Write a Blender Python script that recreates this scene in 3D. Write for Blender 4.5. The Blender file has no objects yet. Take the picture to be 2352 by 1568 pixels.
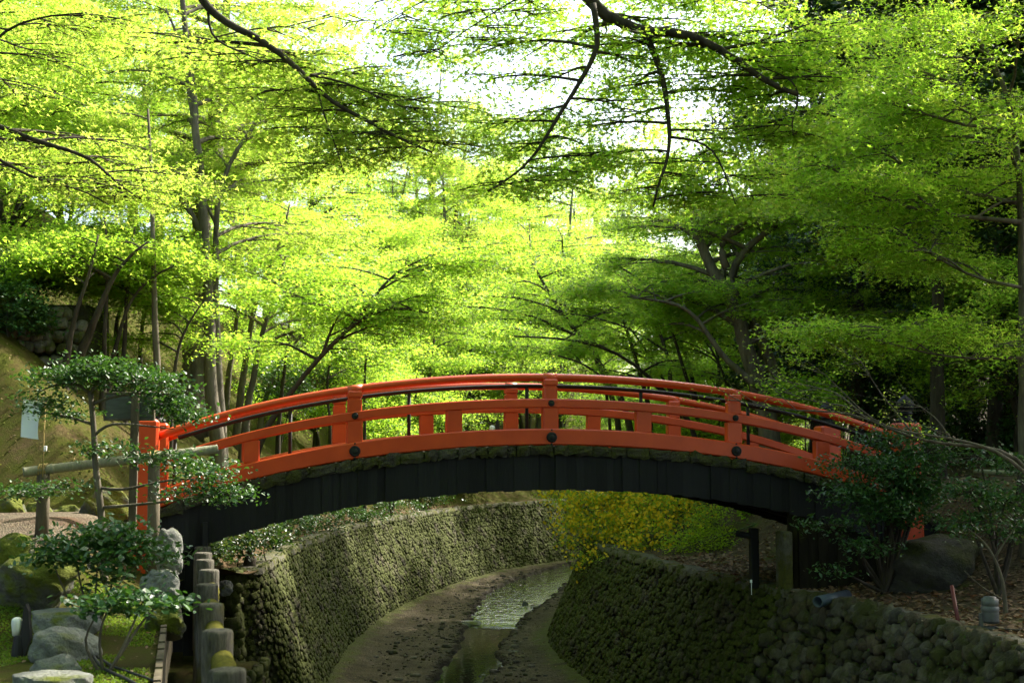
import bpy, math, random
import numpy as np
from mathutils import Vector, Euler

# ------------------------------------------------------------------ camera, sky, sun, exposure
scene = bpy.context.scene
COL = scene.collection
F = 2950.0            # focal length in units of a 2352 px wide picture
CAMZ = 1.6
PITCH = math.atan(246.0 / F)
cam_d = bpy.data.cameras.new("camera")
cam = bpy.data.objects.new("camera", cam_d)
COL.objects.link(cam)
cam_d.sensor_width = 36.0
cam_d.lens = 36.0 * F / 2352.0
cam_d.clip_start = 0.05
cam_d.clip_end = 2000.0
cam_d.dof.use_dof = True
cam_d.dof.focus_distance = 16.5
cam_d.dof.aperture_fstop = 3.2
cam.location = (0, 0, CAMZ)
cam.rotation_euler = (math.pi / 2 + PITCH, 0, 0)
scene.camera = cam

SUN_EL = math.radians(43)
SUN_AZ = math.radians(48)          # clockwise from +Y towards +X
world = bpy.data.worlds.new("World")
scene.world = world
world.use_nodes = True
wn = world.node_tree.nodes
wl = world.node_tree.links
bg = wn.get("Background") or wn.new("ShaderNodeBackground")
sky = wn.new("ShaderNodeTexSky")
sky.sky_type = 'NISHITA'
sky.sun_disc = False
sky.sun_elevation = SUN_EL
sky.sun_rotation = SUN_AZ
sky.air_density = 1.0
sky.dust_density = 4.0
sky.ozone_density = 1.0
wl.new(sky.outputs[0], bg.inputs[0])
bg.inputs[1].default_value = 0.15

sun_d = bpy.data.lights.new("sun", 'SUN')
sun_d.energy = 4.2
sun_d.angle = math.radians(0.5)
sun_d.color = (1.0, 0.93, 0.80)
sun = bpy.data.objects.new("sun", sun_d)
COL.objects.link(sun)
sv = Vector((math.sin(SUN_AZ) * math.cos(SUN_EL), math.cos(SUN_AZ) * math.cos(SUN_EL), math.sin(SUN_EL)))
sun.rotation_euler = sv.to_track_quat('Z', 'Y').to_euler()
sun.location = (0, 0, 40)

scene.view_settings.view_transform = 'Standard'
scene.view_settings.look = 'None'
scene.view_settings.exposure = 1.95
scene.view_settings.gamma = 1.0
try:
    scene.cycles.max_bounces = 10
    scene.cycles.diffuse_bounces = 7
    scene.cycles.glossy_bounces = 2
    scene.cycles.transmission_bounces = 7
    scene.cycles.caustics_reflective = False
    scene.cycles.caustics_refractive = False
except Exception:
    pass

# ------------------------------------------------------------------ helpers
CP, SP = math.cos(PITCH), math.sin(PITCH)


def px(x, y, Y):
    """point of the photograph (2352 px wide) at a distance Y in front of the camera"""
    u, v = (x - 1176.0) / F, (784.0 - y) / F
    fw = CP - v * SP
    k = Y / fw
    return np.array([u * k, Y, CAMZ + (SP + v * CP) * k])


def sstep(a, b, x):
    t = np.clip((x - a) / (b - a), 0, 1)
    return t * t * (3 - 2 * t)


class MB:
    """collects polygons for one mesh"""

    def __init__(self):
        self.v, self.f, self.m, self.n = [], [], [], 0

    def add(self, verts, faces, mi=0):
        verts = np.asarray(verts, float).reshape(-1, 3)
        self.v.append(verts)
        for f in faces:
            self.f.append([i + self.n for i in f])
            self.m.append(mi)
        self.n += len(verts)
        return self

    def box(self, c, s, rz=0.0, taper=1.0, mi=0, bev=0.0):
        x, y, z = s[0] / 2, s[1] / 2, s[2] / 2
        if bev <= 0:
            P = [(-x, -y, -z), (x, -y, -z), (x, y, -z), (-x, y, -z)]
            P += [(a * taper, b * taper, z) for a, b in ((-x, -y), (x, -y), (x, y), (-x, y))]
            Fc = [(0, 3, 2, 1), (4, 5, 6, 7), (0, 1, 5, 4), (1, 2, 6, 5), (2, 3, 7, 6), (3, 0, 4, 7)]
        else:
            def ring(ix, iy, b, zz):
                return [(-ix + b, -iy, zz), (ix - b, -iy, zz), (ix, -iy + b, zz), (ix, iy - b, zz),
                        (ix - b, iy, zz), (-ix + b, iy, zz), (-ix, iy - b, zz), (-ix, -iy + b, zz)]
            R = [ring(x - bev, y - bev, bev * .5, -z), ring(x, y, bev, -z + bev),
                 ring(x * taper, y * taper, bev, z - bev), ring(x * taper - bev, y * taper - bev, bev * .5, z)]
            P = sum(R, [])
            Fc = [tuple(reversed(range(8))), tuple(range(24, 32))]
            for k in range(3):
                for i in range(8):
                    j = (i + 1) % 8
                    Fc.append((k * 8 + i, k * 8 + j, k * 8 + 8 + j, k * 8 + 8 + i))
        P = np.array(P, float)
        ca, sa = math.cos(rz), math.sin(rz)
        P = np.stack([P[:, 0] * ca - P[:, 1] * sa, P[:, 0] * sa + P[:, 1] * ca, P[:, 2]], 1)
        return self.add(P + np.array(c, float), Fc, mi)

    def tube(self, pts, rad, sides=6, cap=True, mi=0):
        pts = np.asarray(pts, float)
        n = len(pts)
        rad = np.broadcast_to(np.asarray(rad, float), (n,))
        tan = np.gradient(pts, axis=0)
        tan /= np.linalg.norm(tan, axis=1)[:, None] + 1e-9
        ref = np.array([0, 0, 1.0]) if abs(tan[:, 2]).mean() < .75 else np.array([1.0, 0, 0])
        a = np.cross(tan, ref)
        a /= np.linalg.norm(a, axis=1)[:, None] + 1e-9
        b = np.cross(a, tan)
        th = np.arange(sides) * 2 * math.pi / sides
        V = pts[:, None, :] + rad[:, None, None] * (np.cos(th)[None, :, None] * a[:, None, :] + np.sin(th)[None, :, None] * b[:, None, :])
        fs = []
        for i in range(n - 1):
            for j in range(sides):
                k = (j + 1) % sides
                fs.append((i * sides + j, i * sides + k, (i + 1) * sides + k, (i + 1) * sides + j))
        if cap:
            fs.append(tuple(reversed(range(sides))))
            fs.append(tuple((n - 1) * sides + j for j in range(sides)))
        return self.add(V.reshape(-1, 3), fs, mi)

    def lathe(self, c, prof, sides=20, mi=0):
        V, fs = [], []
        for r, z in prof:
            for j in range(sides):
                t = 2 * math.pi * j / sides
                V.append((c[0] + r * math.cos(t), c[1] + r * math.sin(t), c[2] + z))
        for i in range(len(prof) - 1):
            for j in range(sides):
                k = (j + 1) % sides
                fs.append((i * sides + j, i * sides + k, (i + 1) * sides + k, (i + 1) * sides + j))
        fs.append(tuple(reversed(range(sides))))
        fs.append(tuple((len(prof) - 1) * sides + j for j in range(sides)))
        return self.add(V, fs, mi)

    def build(self, name, mats, parent=None, smooth=True, rel=None):
        me = bpy.data.meshes.new(name)
        V = np.concatenate(self.v) if self.v else np.zeros((0, 3))
        o = bpy.data.objects.new(name, me)
        if parent is not None:
            V = V - np.array(origin_of(parent))
        me.from_pydata(V.tolist(), [], self.f)
        if not isinstance(mats, (list, tuple)):
            mats = [mats]
        for m in mats:
            me.materials.append(m)
        if len(mats) > 1:
            me.polygons.foreach_set("material_index", np.array(self.m, dtype=np.int32))
        me.polygons.foreach_set("use_smooth", np.full(len(self.f), smooth, dtype=bool))
        me.update()
        COL.objects.link(o)
        if parent is not None:
            o.parent = parent
        return o


def origin_of(o):
    p = np.array(o.location)
    while o.parent is not None:
        o = o.parent
        p = p + np.array(o.location)
    return p


def np_mesh(name, V, fidx, k, material, parent=None, smooth=False):
    """fast mesh: all faces have k corners; fidx flat"""
    me = bpy.data.meshes.new(name)
    V = np.asarray(V, float)
    if parent is not None:
        V = V - origin_of(parent)
    me.vertices.add(len(V))
    me.vertices.foreach_set("co", V.astype(np.float32).ravel())
    fidx = np.asarray(fidx, np.int32).ravel()
    me.loops.add(len(fidx))
    me.loops.foreach_set("vertex_index", fidx)
    nf = len(fidx) // k
    me.polygons.add(nf)
    me.polygons.foreach_set("loop_start", np.arange(nf, dtype=np.int32) * k)
    me.polygons.foreach_set("use_smooth", np.full(nf, smooth, dtype=bool))
    me.materials.append(material)
    me.update(calc_edges=True)
    o = bpy.data.objects.new(name, me)
    COL.objects.link(o)
    if parent is not None:
        o.parent = parent
    return o


def tag(o, label=None, cat=None, group=None, kind=None):
    if label:
        o["label"] = label
    if cat:
        o["category"] = cat
    if group:
        o["group"] = group
    if kind:
        o["kind"] = kind
    return o


def thing(name, label, cat, loc=(0, 0, 0), group=None):
    o = bpy.data.objects.new(name, None)
    o.empty_display_size = .2
    o.location = [float(c) for c in loc]
    COL.objects.link(o)
    return tag(o, label, cat, group)


def copy_tree(o, parent=None):
    c = o.copy()
    COL.objects.link(c)
    if parent is not None:
        c.parent = parent
    for ch in list(o.children):
        copy_tree(ch, c)
    return c


# ------------------------------------------------------------------ materials
class NT:
    def __init__(self, name):
        self.m = bpy.data.materials.new(name)
        self.m.use_nodes = True
        self.t = self.m.node_tree
        self.t.nodes.clear()
        self.out = self.t.nodes.new("ShaderNodeOutputMaterial")

    def n(self, kind, **kw):
        nd = self.t.nodes.new("ShaderNode" + kind)
        for k, v in kw.items():
            if k.startswith("_"):
                setattr(nd, k[1:], v)
        return nd

    def l(self, a, b):
        self.t.links.new(a, b)

    def coord(self, kind="Object"):
        return self.n("TexCoord").outputs[kind]

    def noise(self, scale, detail=6, rough=.6, vec=None, stretch=None):
        nd = self.n("TexNoise")
        nd.inputs["Scale"].default_value = scale
        nd.inputs["Detail"].default_value = detail
        nd.inputs["Roughness"].default_value = rough
        v = vec if vec is not None else self.coord()
        if stretch:
            mp = self.n("Mapping")
            mp.inputs["Scale"].default_value = stretch
            self.l(v, mp.inputs[0])
            v = mp.outputs[0]
        self.l(v, nd.inputs["Vector"])
        return nd.outputs[0]

    def ramp(self, fac, stops):
        nd = self.n("ValToRGB")
        cr = nd.color_ramp
        while len(cr.elements) > 1:
            cr.elements.remove(cr.elements[-1])
        cr.elements[0].position = stops[0][0]
        cr.elements[0].color = tuple(stops[0][1]) + (1,)
        for p, c in stops[1:]:
            e = cr.elements.new(p)
            e.color = tuple(c) + (1,)
        self.l(fac, nd.inputs[0])
        return nd.outputs[0]

    def mix(self, fac, a, b, blend='MIX'):
        nd = self.n("Mix", _data_type='RGBA', _blend_type=blend)
        for sock, val in ((nd.inputs[0], fac), (nd.inputs[6], a), (nd.inputs[7], b)):
            if isinstance(val, (int, float)):
                sock.default_value = val
            elif isinstance(val, tuple):
                sock.default_value = val + (1,)
            else:
                self.l(val, sock)
        return nd.outputs[2]

    def math(self, op, a, b=0.0):
        nd = self.n("Math", _operation=op)
        for sock, val in ((nd.inputs[0], a), (nd.inputs[1], b)):
            if isinstance(val, (int, float)):
                sock.default_value = val
            else:
                self.l(val, sock)
        return nd.outputs[0]

    def bump(self, h, strength=.4, dist=.02):
        nd = self.n("Bump")
        nd.inputs["Strength"].default_value = strength
        nd.inputs["Distance"].default_value = dist
        self.l(h, nd.inputs["Height"])
        return nd.outputs[0]

    def island(self):
        return self.n("NewGeometry").outputs["Random Per Island"]

    def up(self):
        s = self.n("SeparateXYZ")
        self.l(self.n("NewGeometry").outputs["Normal"], s.inputs[0])
        return s.outputs[2]

    def principled(self, color, rough=.6, spec=.4, normal=None, **kw):
        p = self.n("BsdfPrincipled")
        if isinstance(color, tuple):
            p.inputs["Base Color"].default_value = color + (1,)
        else:
            self.l(color, p.inputs["Base Color"])
        if isinstance(rough, (int, float)):
            p.inputs["Roughness"].default_value = rough
        else:
            self.l(rough, p.inputs["Roughness"])
        p.inputs["Specular IOR Level"].default_value = spec
        for k, v in kw.items():
            p.inputs[k.replace("_", " ")].default_value = v
        if normal is not None:
            self.l(normal, p.inputs["Normal"])
        self.l(p.outputs[0], self.out.inputs[0])
        return p


def leaf_mat(name, cols, trans, tfac=.5, rough=.5, spec=.3):
    t = NT(name)
    isl = t.island()
    n = len(cols)
    base = t.ramp(isl, [(i / max(1, n - 1), c) for i, c in enumerate(cols)])
    p = t.principled(base, rough, spec)
    tr = t.n("BsdfTranslucent")
    tc = t.ramp(isl, [(i / max(1, len(trans) - 1), c) for i, c in enumerate(trans)])
    t.l(tc, tr.inputs[0])
    mx = t.n("MixShader")
    mx.inputs[0].default_value = tfac
    t.l(p.outputs[0], mx.inputs[1])
    t.l(tr.outputs[0], mx.inputs[2])
    t.l(mx.outputs[0], t.out.inputs[0])
    return t.m


def bark_mat(name, dark, light, moss=None, mossamt=.5, sc=7):
    t = NT(name)
    c = t.coord()
    n1 = t.noise(sc, 8, .7, c, (1, 1, .22))
    n2 = t.noise(1.7, 4, .6, c)
    col = t.ramp(n1, [(.3, dark), (.7, light)])
    if moss:
        f = t.ramp(n2, [(mossamt, (0, 0, 0)), (mossamt + .14, (1, 1, 1))])
        col = t.mix(f, col, moss)
    t.principled(col, .9, .15, t.bump(n1, .8, .03))
    return t.m


def stone_mat(name, cols, moss, mossamt=.5, mscale=2.5, upmoss=.0, litter=None):
    t = NT(name)
    c = t.coord()
    isl = t.island()
    col = t.ramp(isl, [(i / (len(cols) - 1), k) for i, k in enumerate(cols)])
    n1 = t.noise(14, 8, .7, c)
    col = t.mix(.55, col, t.ramp(n1, [(.3, (.25, .25, .25)), (.7, (.85, .85, .85))]), 'MULTIPLY')
    n2 = t.noise(mscale, 6, .65, c)
    f = n2
    if upmoss:
        f = t.math('ADD', n2, t.math('MULTIPLY', t.up(), upmoss))
    f = t.ramp(f, [(mossamt - .07, (0, 0, 0)), (mossamt + .07, (1, 1, 1))])
    n3 = t.noise(30, 4, .6, c)
    mc = t.mix(n3, tuple(x * .55 for x in moss), tuple(min(1, x * 1.35) for x in moss))
    col = t.mix(f, col, mc)
    n4 = t.noise(5, 9, .75, c)
    col = t.mix(.6, col, t.ramp(n4, [(.34, (.35, .34, .32)), (.5, (.85, .85, .85)), (.7, (1.25, 1.22, 1.15))]), 'MULTIPLY')
    t.principled(col, .88, .25, t.bump(t.math('ADD', t.math('ADD', n1, n3), t.math('MULTIPLY', n4, 1.5)), .9, .03))
    return t.m


M = {}


def make_mats():
    t = NT("vermilion_paint")
    c = t.coord()
    n1, n2 = t.noise(3, 5, .6, c), t.noise(40, 4, .6, c)
    col = t.ramp(n1, [(.3, (.50, .048, .006)), (.7, (.62, .068, .009))])
    col = t.mix(t.ramp(t.noise(9, 8, .75, c), [(.66, (0, 0, 0)), (.74, (.55, .55, .55))]), col, (.22, .035, .012))
    t.principled(col, .38, .5, t.bump(t.math('ADD', n2, t.math('MULTIPLY', n1, .5)), .12, .01))
    M['red'] = t.m

    t = NT("black_stained_planks")
    c = t.coord()
    n = t.noise(9, 6, .7, c, (3, 3, .3))
    col = t.ramp(t.math('ADD', t.math('MULTIPLY', n, .6), t.math('MULTIPLY', t.island(), .4)), [(.3, (.004, .0045, .005)), (.75, (.012, .013, .014))])
    t.principled(col, .75, .3, t.bump(n, .5, .01))
    M['blackwood'] = t.m

    t = NT("black_iron")
    t.principled(t.ramp(t.noise(20), [(.3, (.004, .005, .0055)), (.7, (.012, .014, .015))]), .6, .3)
    M['iron'] = t.m

    M['mossedge'] = stone_mat("mossy_earth_edge", [(.06, .055, .038), (.11, .105, .08), (.04, .038, .028)], (.05, .055, .012), .5, 5)
    M['cobble'] = stone_mat("river_cobble", [(.105, .095, .062), (.17, .155, .11), (.06, .056, .045), (.135, .105, .06), (.08, .078, .048)], (.045, .048, .008), .53, 1.8, .05)
    M['pebble'] = stone_mat("bed_pebble", [(.09, .08, .055), (.20, .18, .14), (.05, .048, .04), (.14, .12, .085)], (.05, .05, .01), .62, 2.0)
    M['cobble_moss'] = stone_mat("mossy_rubble", [(.060, .052, .030), (.15, .125, .08), (.026, .024, .015), (.085, .07, .04)], (.060, .072, .008), .44, 2.6, .03)
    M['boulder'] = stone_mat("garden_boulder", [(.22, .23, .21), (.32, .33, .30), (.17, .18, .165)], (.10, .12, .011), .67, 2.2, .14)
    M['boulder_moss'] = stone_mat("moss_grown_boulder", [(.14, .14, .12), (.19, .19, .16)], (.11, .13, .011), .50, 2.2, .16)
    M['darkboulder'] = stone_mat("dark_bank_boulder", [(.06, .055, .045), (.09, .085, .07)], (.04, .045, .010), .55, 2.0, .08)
    M['hillstone'] = stone_mat("pale_wall_stone", [(.17, .165, .14), (.26, .25, .21), (.12, .12, .10)], (.06, .07, .012), .56, 2.0, .05)
    M['mortar'] = stone_mat("damp_joint_earth", [(.05, .045, .03), (.06, .055, .035)], (.05, .06, .012), .5, 3)
    M['concrete'] = stone_mat("mossy_concrete", [(.12, .115, .085), (.16, .15, .115)], (.085, .085, .015), .52, 3)

    # moss ground with soil
    t = NT("moss_and_soil")
    c = t.coord()
    n1, n2, n3 = t.noise(.9, 7, .65, c), t.noise(22, 6, .7, c), t.noise(90, 3, .6, c)
    n4 = t.noise(4, 7, .7, c)
    mossc = t.mix(n2, (.022, .030, .004), (.085, .095, .007))
    mossc = t.mix(t.ramp(n4, [(.42, (0, 0, 0)), (.60, (.85, .85, .85))]), mossc, t.mix(n3, (.028, .022, .007), (.10, .075, .022)))
    soil = t.mix(n2, (.05, .033, .018), (.16, .105, .055))
    at = t.n("Attribute", _attribute_name="soil")
    f = t.math('ADD', n1, t.math('MULTIPLY', at.outputs["Fac"], .45))
    f = t.ramp(f, [(.60, (0, 0, 0)), (.74, (1, 1, 1))])
    t.principled(t.mix(f, mossc, soil), .95, .1, t.bump(t.math('ADD', n2, n3), .8, .04))
    M['moss'] = t.m

    # forest floor with litter
    t = NT("leaf_litter_soil")
    c = t.coord()
    v = t.n("TexVoronoi")
    v.inputs["Scale"].default_value = 26
    t.l(c, v.inputs["Vector"])
    n1, n2 = t.noise(1.1, 6, .65, c), t.noise(16, 6, .7, c)
    sep = t.n("SeparateColor")
    t.l(v.outputs["Color"], sep.inputs[0])
    lit = t.ramp(sep.outputs[0], [(0, (.03, .022, .013)), (.5, (.075, .048, .027)), (.8, (.13, .10, .06)), (1, (.065, .033, .018))])
    col = t.mix(n2, lit, (.05, .042, .026))
    f = t.ramp(n1, [(.56, (0, 0, 0)), (.66, (1, 1, 1))])
    col = t.mix(f, col, (.06, .075, .012))
    t.principled(col, .95, .1, t.bump(v.outputs["Distance"], .5, .02))
    M['litter'] = t.m

    def gravel(name, a, b, moss, amt, scale=70):
        t = NT(name)
        c = t.coord()
        v = t.n("TexVoronoi")
        v.inputs["Scale"].default_value = scale
        t.l(c, v.inputs["Vector"])
        sep = t.n("SeparateColor")
        t.l(v.outputs["Color"], sep.inputs[0])
        n1, n2 = t.noise(.8, 7, .65, c), t.noise(9, 6, .7, c)
        col = t.mix(sep.outputs[0], a, b)
        col = t.mix(.5, col, t.ramp(n2, [(.3, (.28, .26, .22)), (.7, (1, 1, 1))]), 'MULTIPLY')
        f = t.ramp(n1, [(amt - .06, (0, 0, 0)), (amt + .1, (1, 1, 1))])
        col = t.mix(f, col, moss)
        n5 = t.noise(2.6, 8, .7, c)
        col = t.mix(.75, col, t.ramp(n5, [(.36, (.45, .38, .28)), (.52, (.9, .85, .75)), (.66, (1.2, 1.15, 1.0))]), 'MULTIPLY')
        wet = t.n("Attribute", _attribute_name="wet")
        col = t.mix(wet.outputs["Fac"], col, (.018, .015, .009))
        mo = t.n("Attribute", _attribute_name="moss")
        f2 = t.ramp(t.math('ADD', t.math('MULTIPLY', mo.outputs["Fac"], .5), n5), [(.80, (0, 0, 0)), (.95, (1, 1, 1))])
        col = t.mix(f2, col, (.055, .062, .008))
        t.principled(col, .9, .25, t.bump(t.math('ADD', v.outputs["Distance"], n2), .9, .025))
        return t.m
    M['bed'] = gravel("stream_bed_gravel", (.045, .035, .020), (.15, .12, .078), (.050, .038, .018), .50, 30)
    M['path'] = gravel("pale_path_gravel", (.08, .066, .048), (.18, .15, .11), (.09, .05, .026), .54, 45)

    t = NT("stream_water")
    c = t.coord()
    at = t.n("Attribute", _attribute_name="ripple")
    r1 = t.noise(3.2, 3, .6, c, (1, .9, 1))
    r2 = t.noise(5, 2, .5, c, (1.0, 1.3, 1))
    r3 = t.noise(11, 2, .6, c, (1.0, 1.0, 1))
    h = t.math('ADD', t.math('MULTIPLY', t.math('ADD', r1, t.math('MULTIPLY', r3, .5)), at.outputs["Fac"]), t.math('MULTIPLY', r2, .02))
    nrm = t.bump(h, 1.0, .075)
    p = t.principled((.010, .015, .010), .03, .5, nrm, IOR=1.33)
    gl = t.n("BsdfGlossy")
    gl.inputs["Roughness"].default_value = .03
    t.l(nrm, gl.inputs["Normal"])
    mx = t.n("MixShader")
    mx.inputs[0].default_value = .62
    t.l(p.outputs[0], mx.inputs[1])
    t.l(gl.outputs[0], mx.inputs[2])
    t.l(mx.outputs[0], t.out.inputs[0])
    M['water'] = t.m

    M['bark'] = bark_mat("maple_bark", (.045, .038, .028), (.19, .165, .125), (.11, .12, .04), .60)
    M['bark_dark'] = bark_mat("darkened_bark", (.018, .015, .011), (.085, .072, .054), (.06, .07, .02), .62)  # bark colour darkened so stems read as silhouettes
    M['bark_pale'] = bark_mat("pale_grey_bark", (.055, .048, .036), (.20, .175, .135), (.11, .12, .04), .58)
    M['log'] = bark_mat("weathered_log", (.025, .023, .018), (.17, .155, .125), (.12, .11, .012), .60, 26)
    M['darkplank'] = bark_mat("dark_mossy_plank", (.008, .007, .004), (.030, .026, .014), (.03, .03, .006), .6)
    M['bamboo'] = bark_mat("old_bamboo", (.16, .16, .11), (.34, .34, .25), (.12, .14, .07), .6)
    M['timber'] = bark_mat("weathered_timber", (.06, .05, .035), (.17, .145, .10), (.09, .095, .03), .58)

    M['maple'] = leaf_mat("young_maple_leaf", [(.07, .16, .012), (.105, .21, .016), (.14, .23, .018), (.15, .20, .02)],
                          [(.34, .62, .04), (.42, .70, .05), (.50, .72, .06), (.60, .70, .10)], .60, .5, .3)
    M['maple_sun'] = leaf_mat("sunlit_maple_leaf", [(.12, .20, .015), (.17, .24, .02), (.22, .24, .035)],
                              [(.38, .62, .05), (.48, .70, .07), (.64, .70, .14)], .60, .5, .3)  # maple leaf copy, sunlit yellow and brightness put into its colours
    M['maple_shade'] = leaf_mat("shaded_maple_leaf", [(.05, .14, .010), (.08, .18, .014), (.11, .20, .016)],
                                [(.38, .66, .03), (.46, .70, .04), (.56, .70, .05)], .62, .5, .3)  # maple leaf copy, darker green base tones for foliage in shade
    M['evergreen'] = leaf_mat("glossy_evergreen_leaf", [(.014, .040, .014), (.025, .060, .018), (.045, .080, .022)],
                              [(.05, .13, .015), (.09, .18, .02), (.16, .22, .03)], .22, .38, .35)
    M['camellia'] = leaf_mat("camellia_leaf", [(.022, .070, .022), (.036, .095, .028), (.06, .125, .03)],
                             [(.06, .17, .02), (.10, .22, .02)], .25, .38, .35)
    M['kerria'] = leaf_mat("kerria_leaf", [(.13, .24, .016), (.18, .28, .018), (.23, .29, .02)], [(.48, .68, .03), (.58, .72, .04)], .52, .5, .3)
    M['blossom'] = leaf_mat("yellow_petals", [(.75, .48, .012), (.85, .62, .03)], [(.70, .45, .02)], .3, .6, .2)
    M['fallen'] = leaf_mat("dry_fallen_leaf", [(.08, .045, .022), (.17, .11, .06), (.25, .19, .12), (.13, .05, .022)], [(.2, .12, .05)], .15, .7, .2)
    M['slopelitter'] = leaf_mat("slope_litter", [(.03, .04, .006), (.12, .14, .012), (.07, .045, .018), (.18, .13, .065)], [(.2, .2, .03)], .15, .8, .1)
    M['wallweed'] = leaf_mat("wall_weed_leaf", [(.03, .07, .010), (.05, .10, .014)], [(.10, .20, .02)], .3, .6, .2)
    M['grass'] = leaf_mat("short_grass_blade", [(.07, .14, .010), (.13, .20, .018)], [(.18, .32, .02), (.25, .34, .03)], .4, .6, .2)

    t = NT("white_paper")
    p = t.principled((.86, .87, .90), .8, .2)
    M['paper'] = t.m
    t = NT("lamp_glass")
    t.principled((.72, .74, .70), .35, .5)
    M['lampglass'] = t.m
    t = NT("grey_enamel")
    t.principled(t.ramp(t.noise(12), [(.3, (.05, .055, .05)), (.7, (.10, .105, .095))]), .5, .5)
    M['greymetal'] = t.m
    t = NT("blue_grey_plastic")
    t.principled(t.ramp(t.noise(10), [(.3, (.03, .045, .06)), (.7, (.06, .085, .105))]), .5, .4)
    M['pipe'] = t.m
    t = NT("dark_red_paint")
    t.principled((.10, .012, .012), .5, .4)
    M['stake'] = t.m
    t = NT("dark_green_board")
    t.principled(t.ramp(t.noise(6, 5, .6, None, (1, 1, 4)), [(.3, (.035, .045, .038)), (.7, (.075, .088, .075))]), .45, .5)
    M['board'] = t.m
    t = NT("black_rubber")
    t.principled((.012, .012, .013), .5, .4)
    M['rubber'] = t.m
    t = NT("straw_cord")
    t.principled((.34, .26, .10), .8, .2)
    M['cord'] = t.m


make_mats()

# ------------------------------------------------------------------ leaves
def star(lobes, valley):
    P = []
    for i, (ang, r) in enumerate(lobes):
        a = math.radians(ang)
        P.append((r * math.cos(a), r * math.sin(a), 0))
        if i < len(lobes) - 1:
            a2 = math.radians((ang + lobes[i + 1][0]) / 2)
            P.append((valley * math.cos(a2), valley * math.sin(a2), 0))
    P.append((-.12, 0, 0))
    return np.array(P)


MAPLE5 = star([(-118, .62), (-55, .92), (0, 1.0), (55, .92), (118, .62)], .30)
MAPLE3 = star([(-95, .85), (0, 1.0), (95, .85)], .30)
OVAL = np.array([(-.5, 0, 0), (-.15, -.24, .05), (.2, -.2, .05), (.5, 0, -.03), (.2, .2, .05), (-.15, .24, .05)])
PETAL = np.array([(math.cos(a) * r, math.sin(a) * r, 0) for a, r in zip(np.arange(10) * math.pi / 5, [1, .72] * 5)])


class Leaves:
    def __init__(self):
        self.c, self.s, self.nrm = [], [], []

    def add(self, c, s, nrm):
        self.c.append(c)
        self.s.append(s)
        self.nrm.append(nrm)

    def count(self):
        return sum(len(c) for c in self.c)

    def build(self, name, tpl, material, parent, rng):
        C, S, N = np.concatenate(self.c), np.concatenate(self.s), np.concatenate(self.nrm)
        N = N / np.linalg.norm(N, axis=1)[:, None]
        R = rng.normal(size=C.shape)
        A = np.cross(N, R)
        A /= np.linalg.norm(A, axis=1)[:, None] + 1e-9
        B = np.cross(N, A)
        V = (C[:, None, :] + S[:, None, None] * (tpl[None, :, 0, None] * A[:, None, :] + tpl[None, :, 1, None] * B[:, None, :] + tpl[None, :, 2, None] * N[:, None, :]))
        k = len(tpl)
        return np_mesh(name, V.reshape(-1, 3), np.arange(len(C) * k), k, material, parent)


def spray(rng, L, c, r, n, size, tilt=.35, droop=.22, dirn=None, thick=.05):
    """a loose, slightly drooping pad of leaves on a few fine side shoots"""
    a = rng.random() * 6.28 if dirn is None else dirn
    k = max(3, int(n // 9))
    # shoots fan out from the twig; leaves sit in opposite pairs along them
    sa = a + rng.normal(0, .85, k)
    sl = r * (.45 + .8 * rng.random(k))
    sz = rng.normal(0, .16, k)
    j = rng.integers(0, k, n)
    f = .12 + .88 * rng.random(n) ** .8
    x = np.cos(sa[j]) * sl[j] * f - .35 * r * np.cos(a)
    y = np.sin(sa[j]) * sl[j] * f - .35 * r * np.sin(a)
    z = sz[j] * sl[j] * f - droop * sl[j] * f * f + rng.normal(0, thick, n)
    x = x + rng.normal(0, .05, n)
    y = y + rng.normal(0, .05, n)
    P = np.stack([x, y, z], 1) + c
    N = np.stack([rng.normal(0, tilt, n), rng.normal(0, tilt, n), np.ones(n)], 1)
    L.add(P, size * (.5 + .9 * rng.random(n)), N)


def resample(P, n):
    P = np.asarray(P, float)
    d = np.r_[0, np.cumsum(np.linalg.norm(np.diff(P, axis=0), axis=1))]
    s = np.linspace(0, d[-1], n)
    return np.stack([np.interp(s, d, P[:, i]) for i in range(3)], 1)


def smooth_poly(P, n):
    Q = resample(P, n)
    for _ in range(3):
        Q[1:-1] = .25 * Q[:-2] + .5 * Q[1:-1] + .25 * Q[2:]
    return Q


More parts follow.
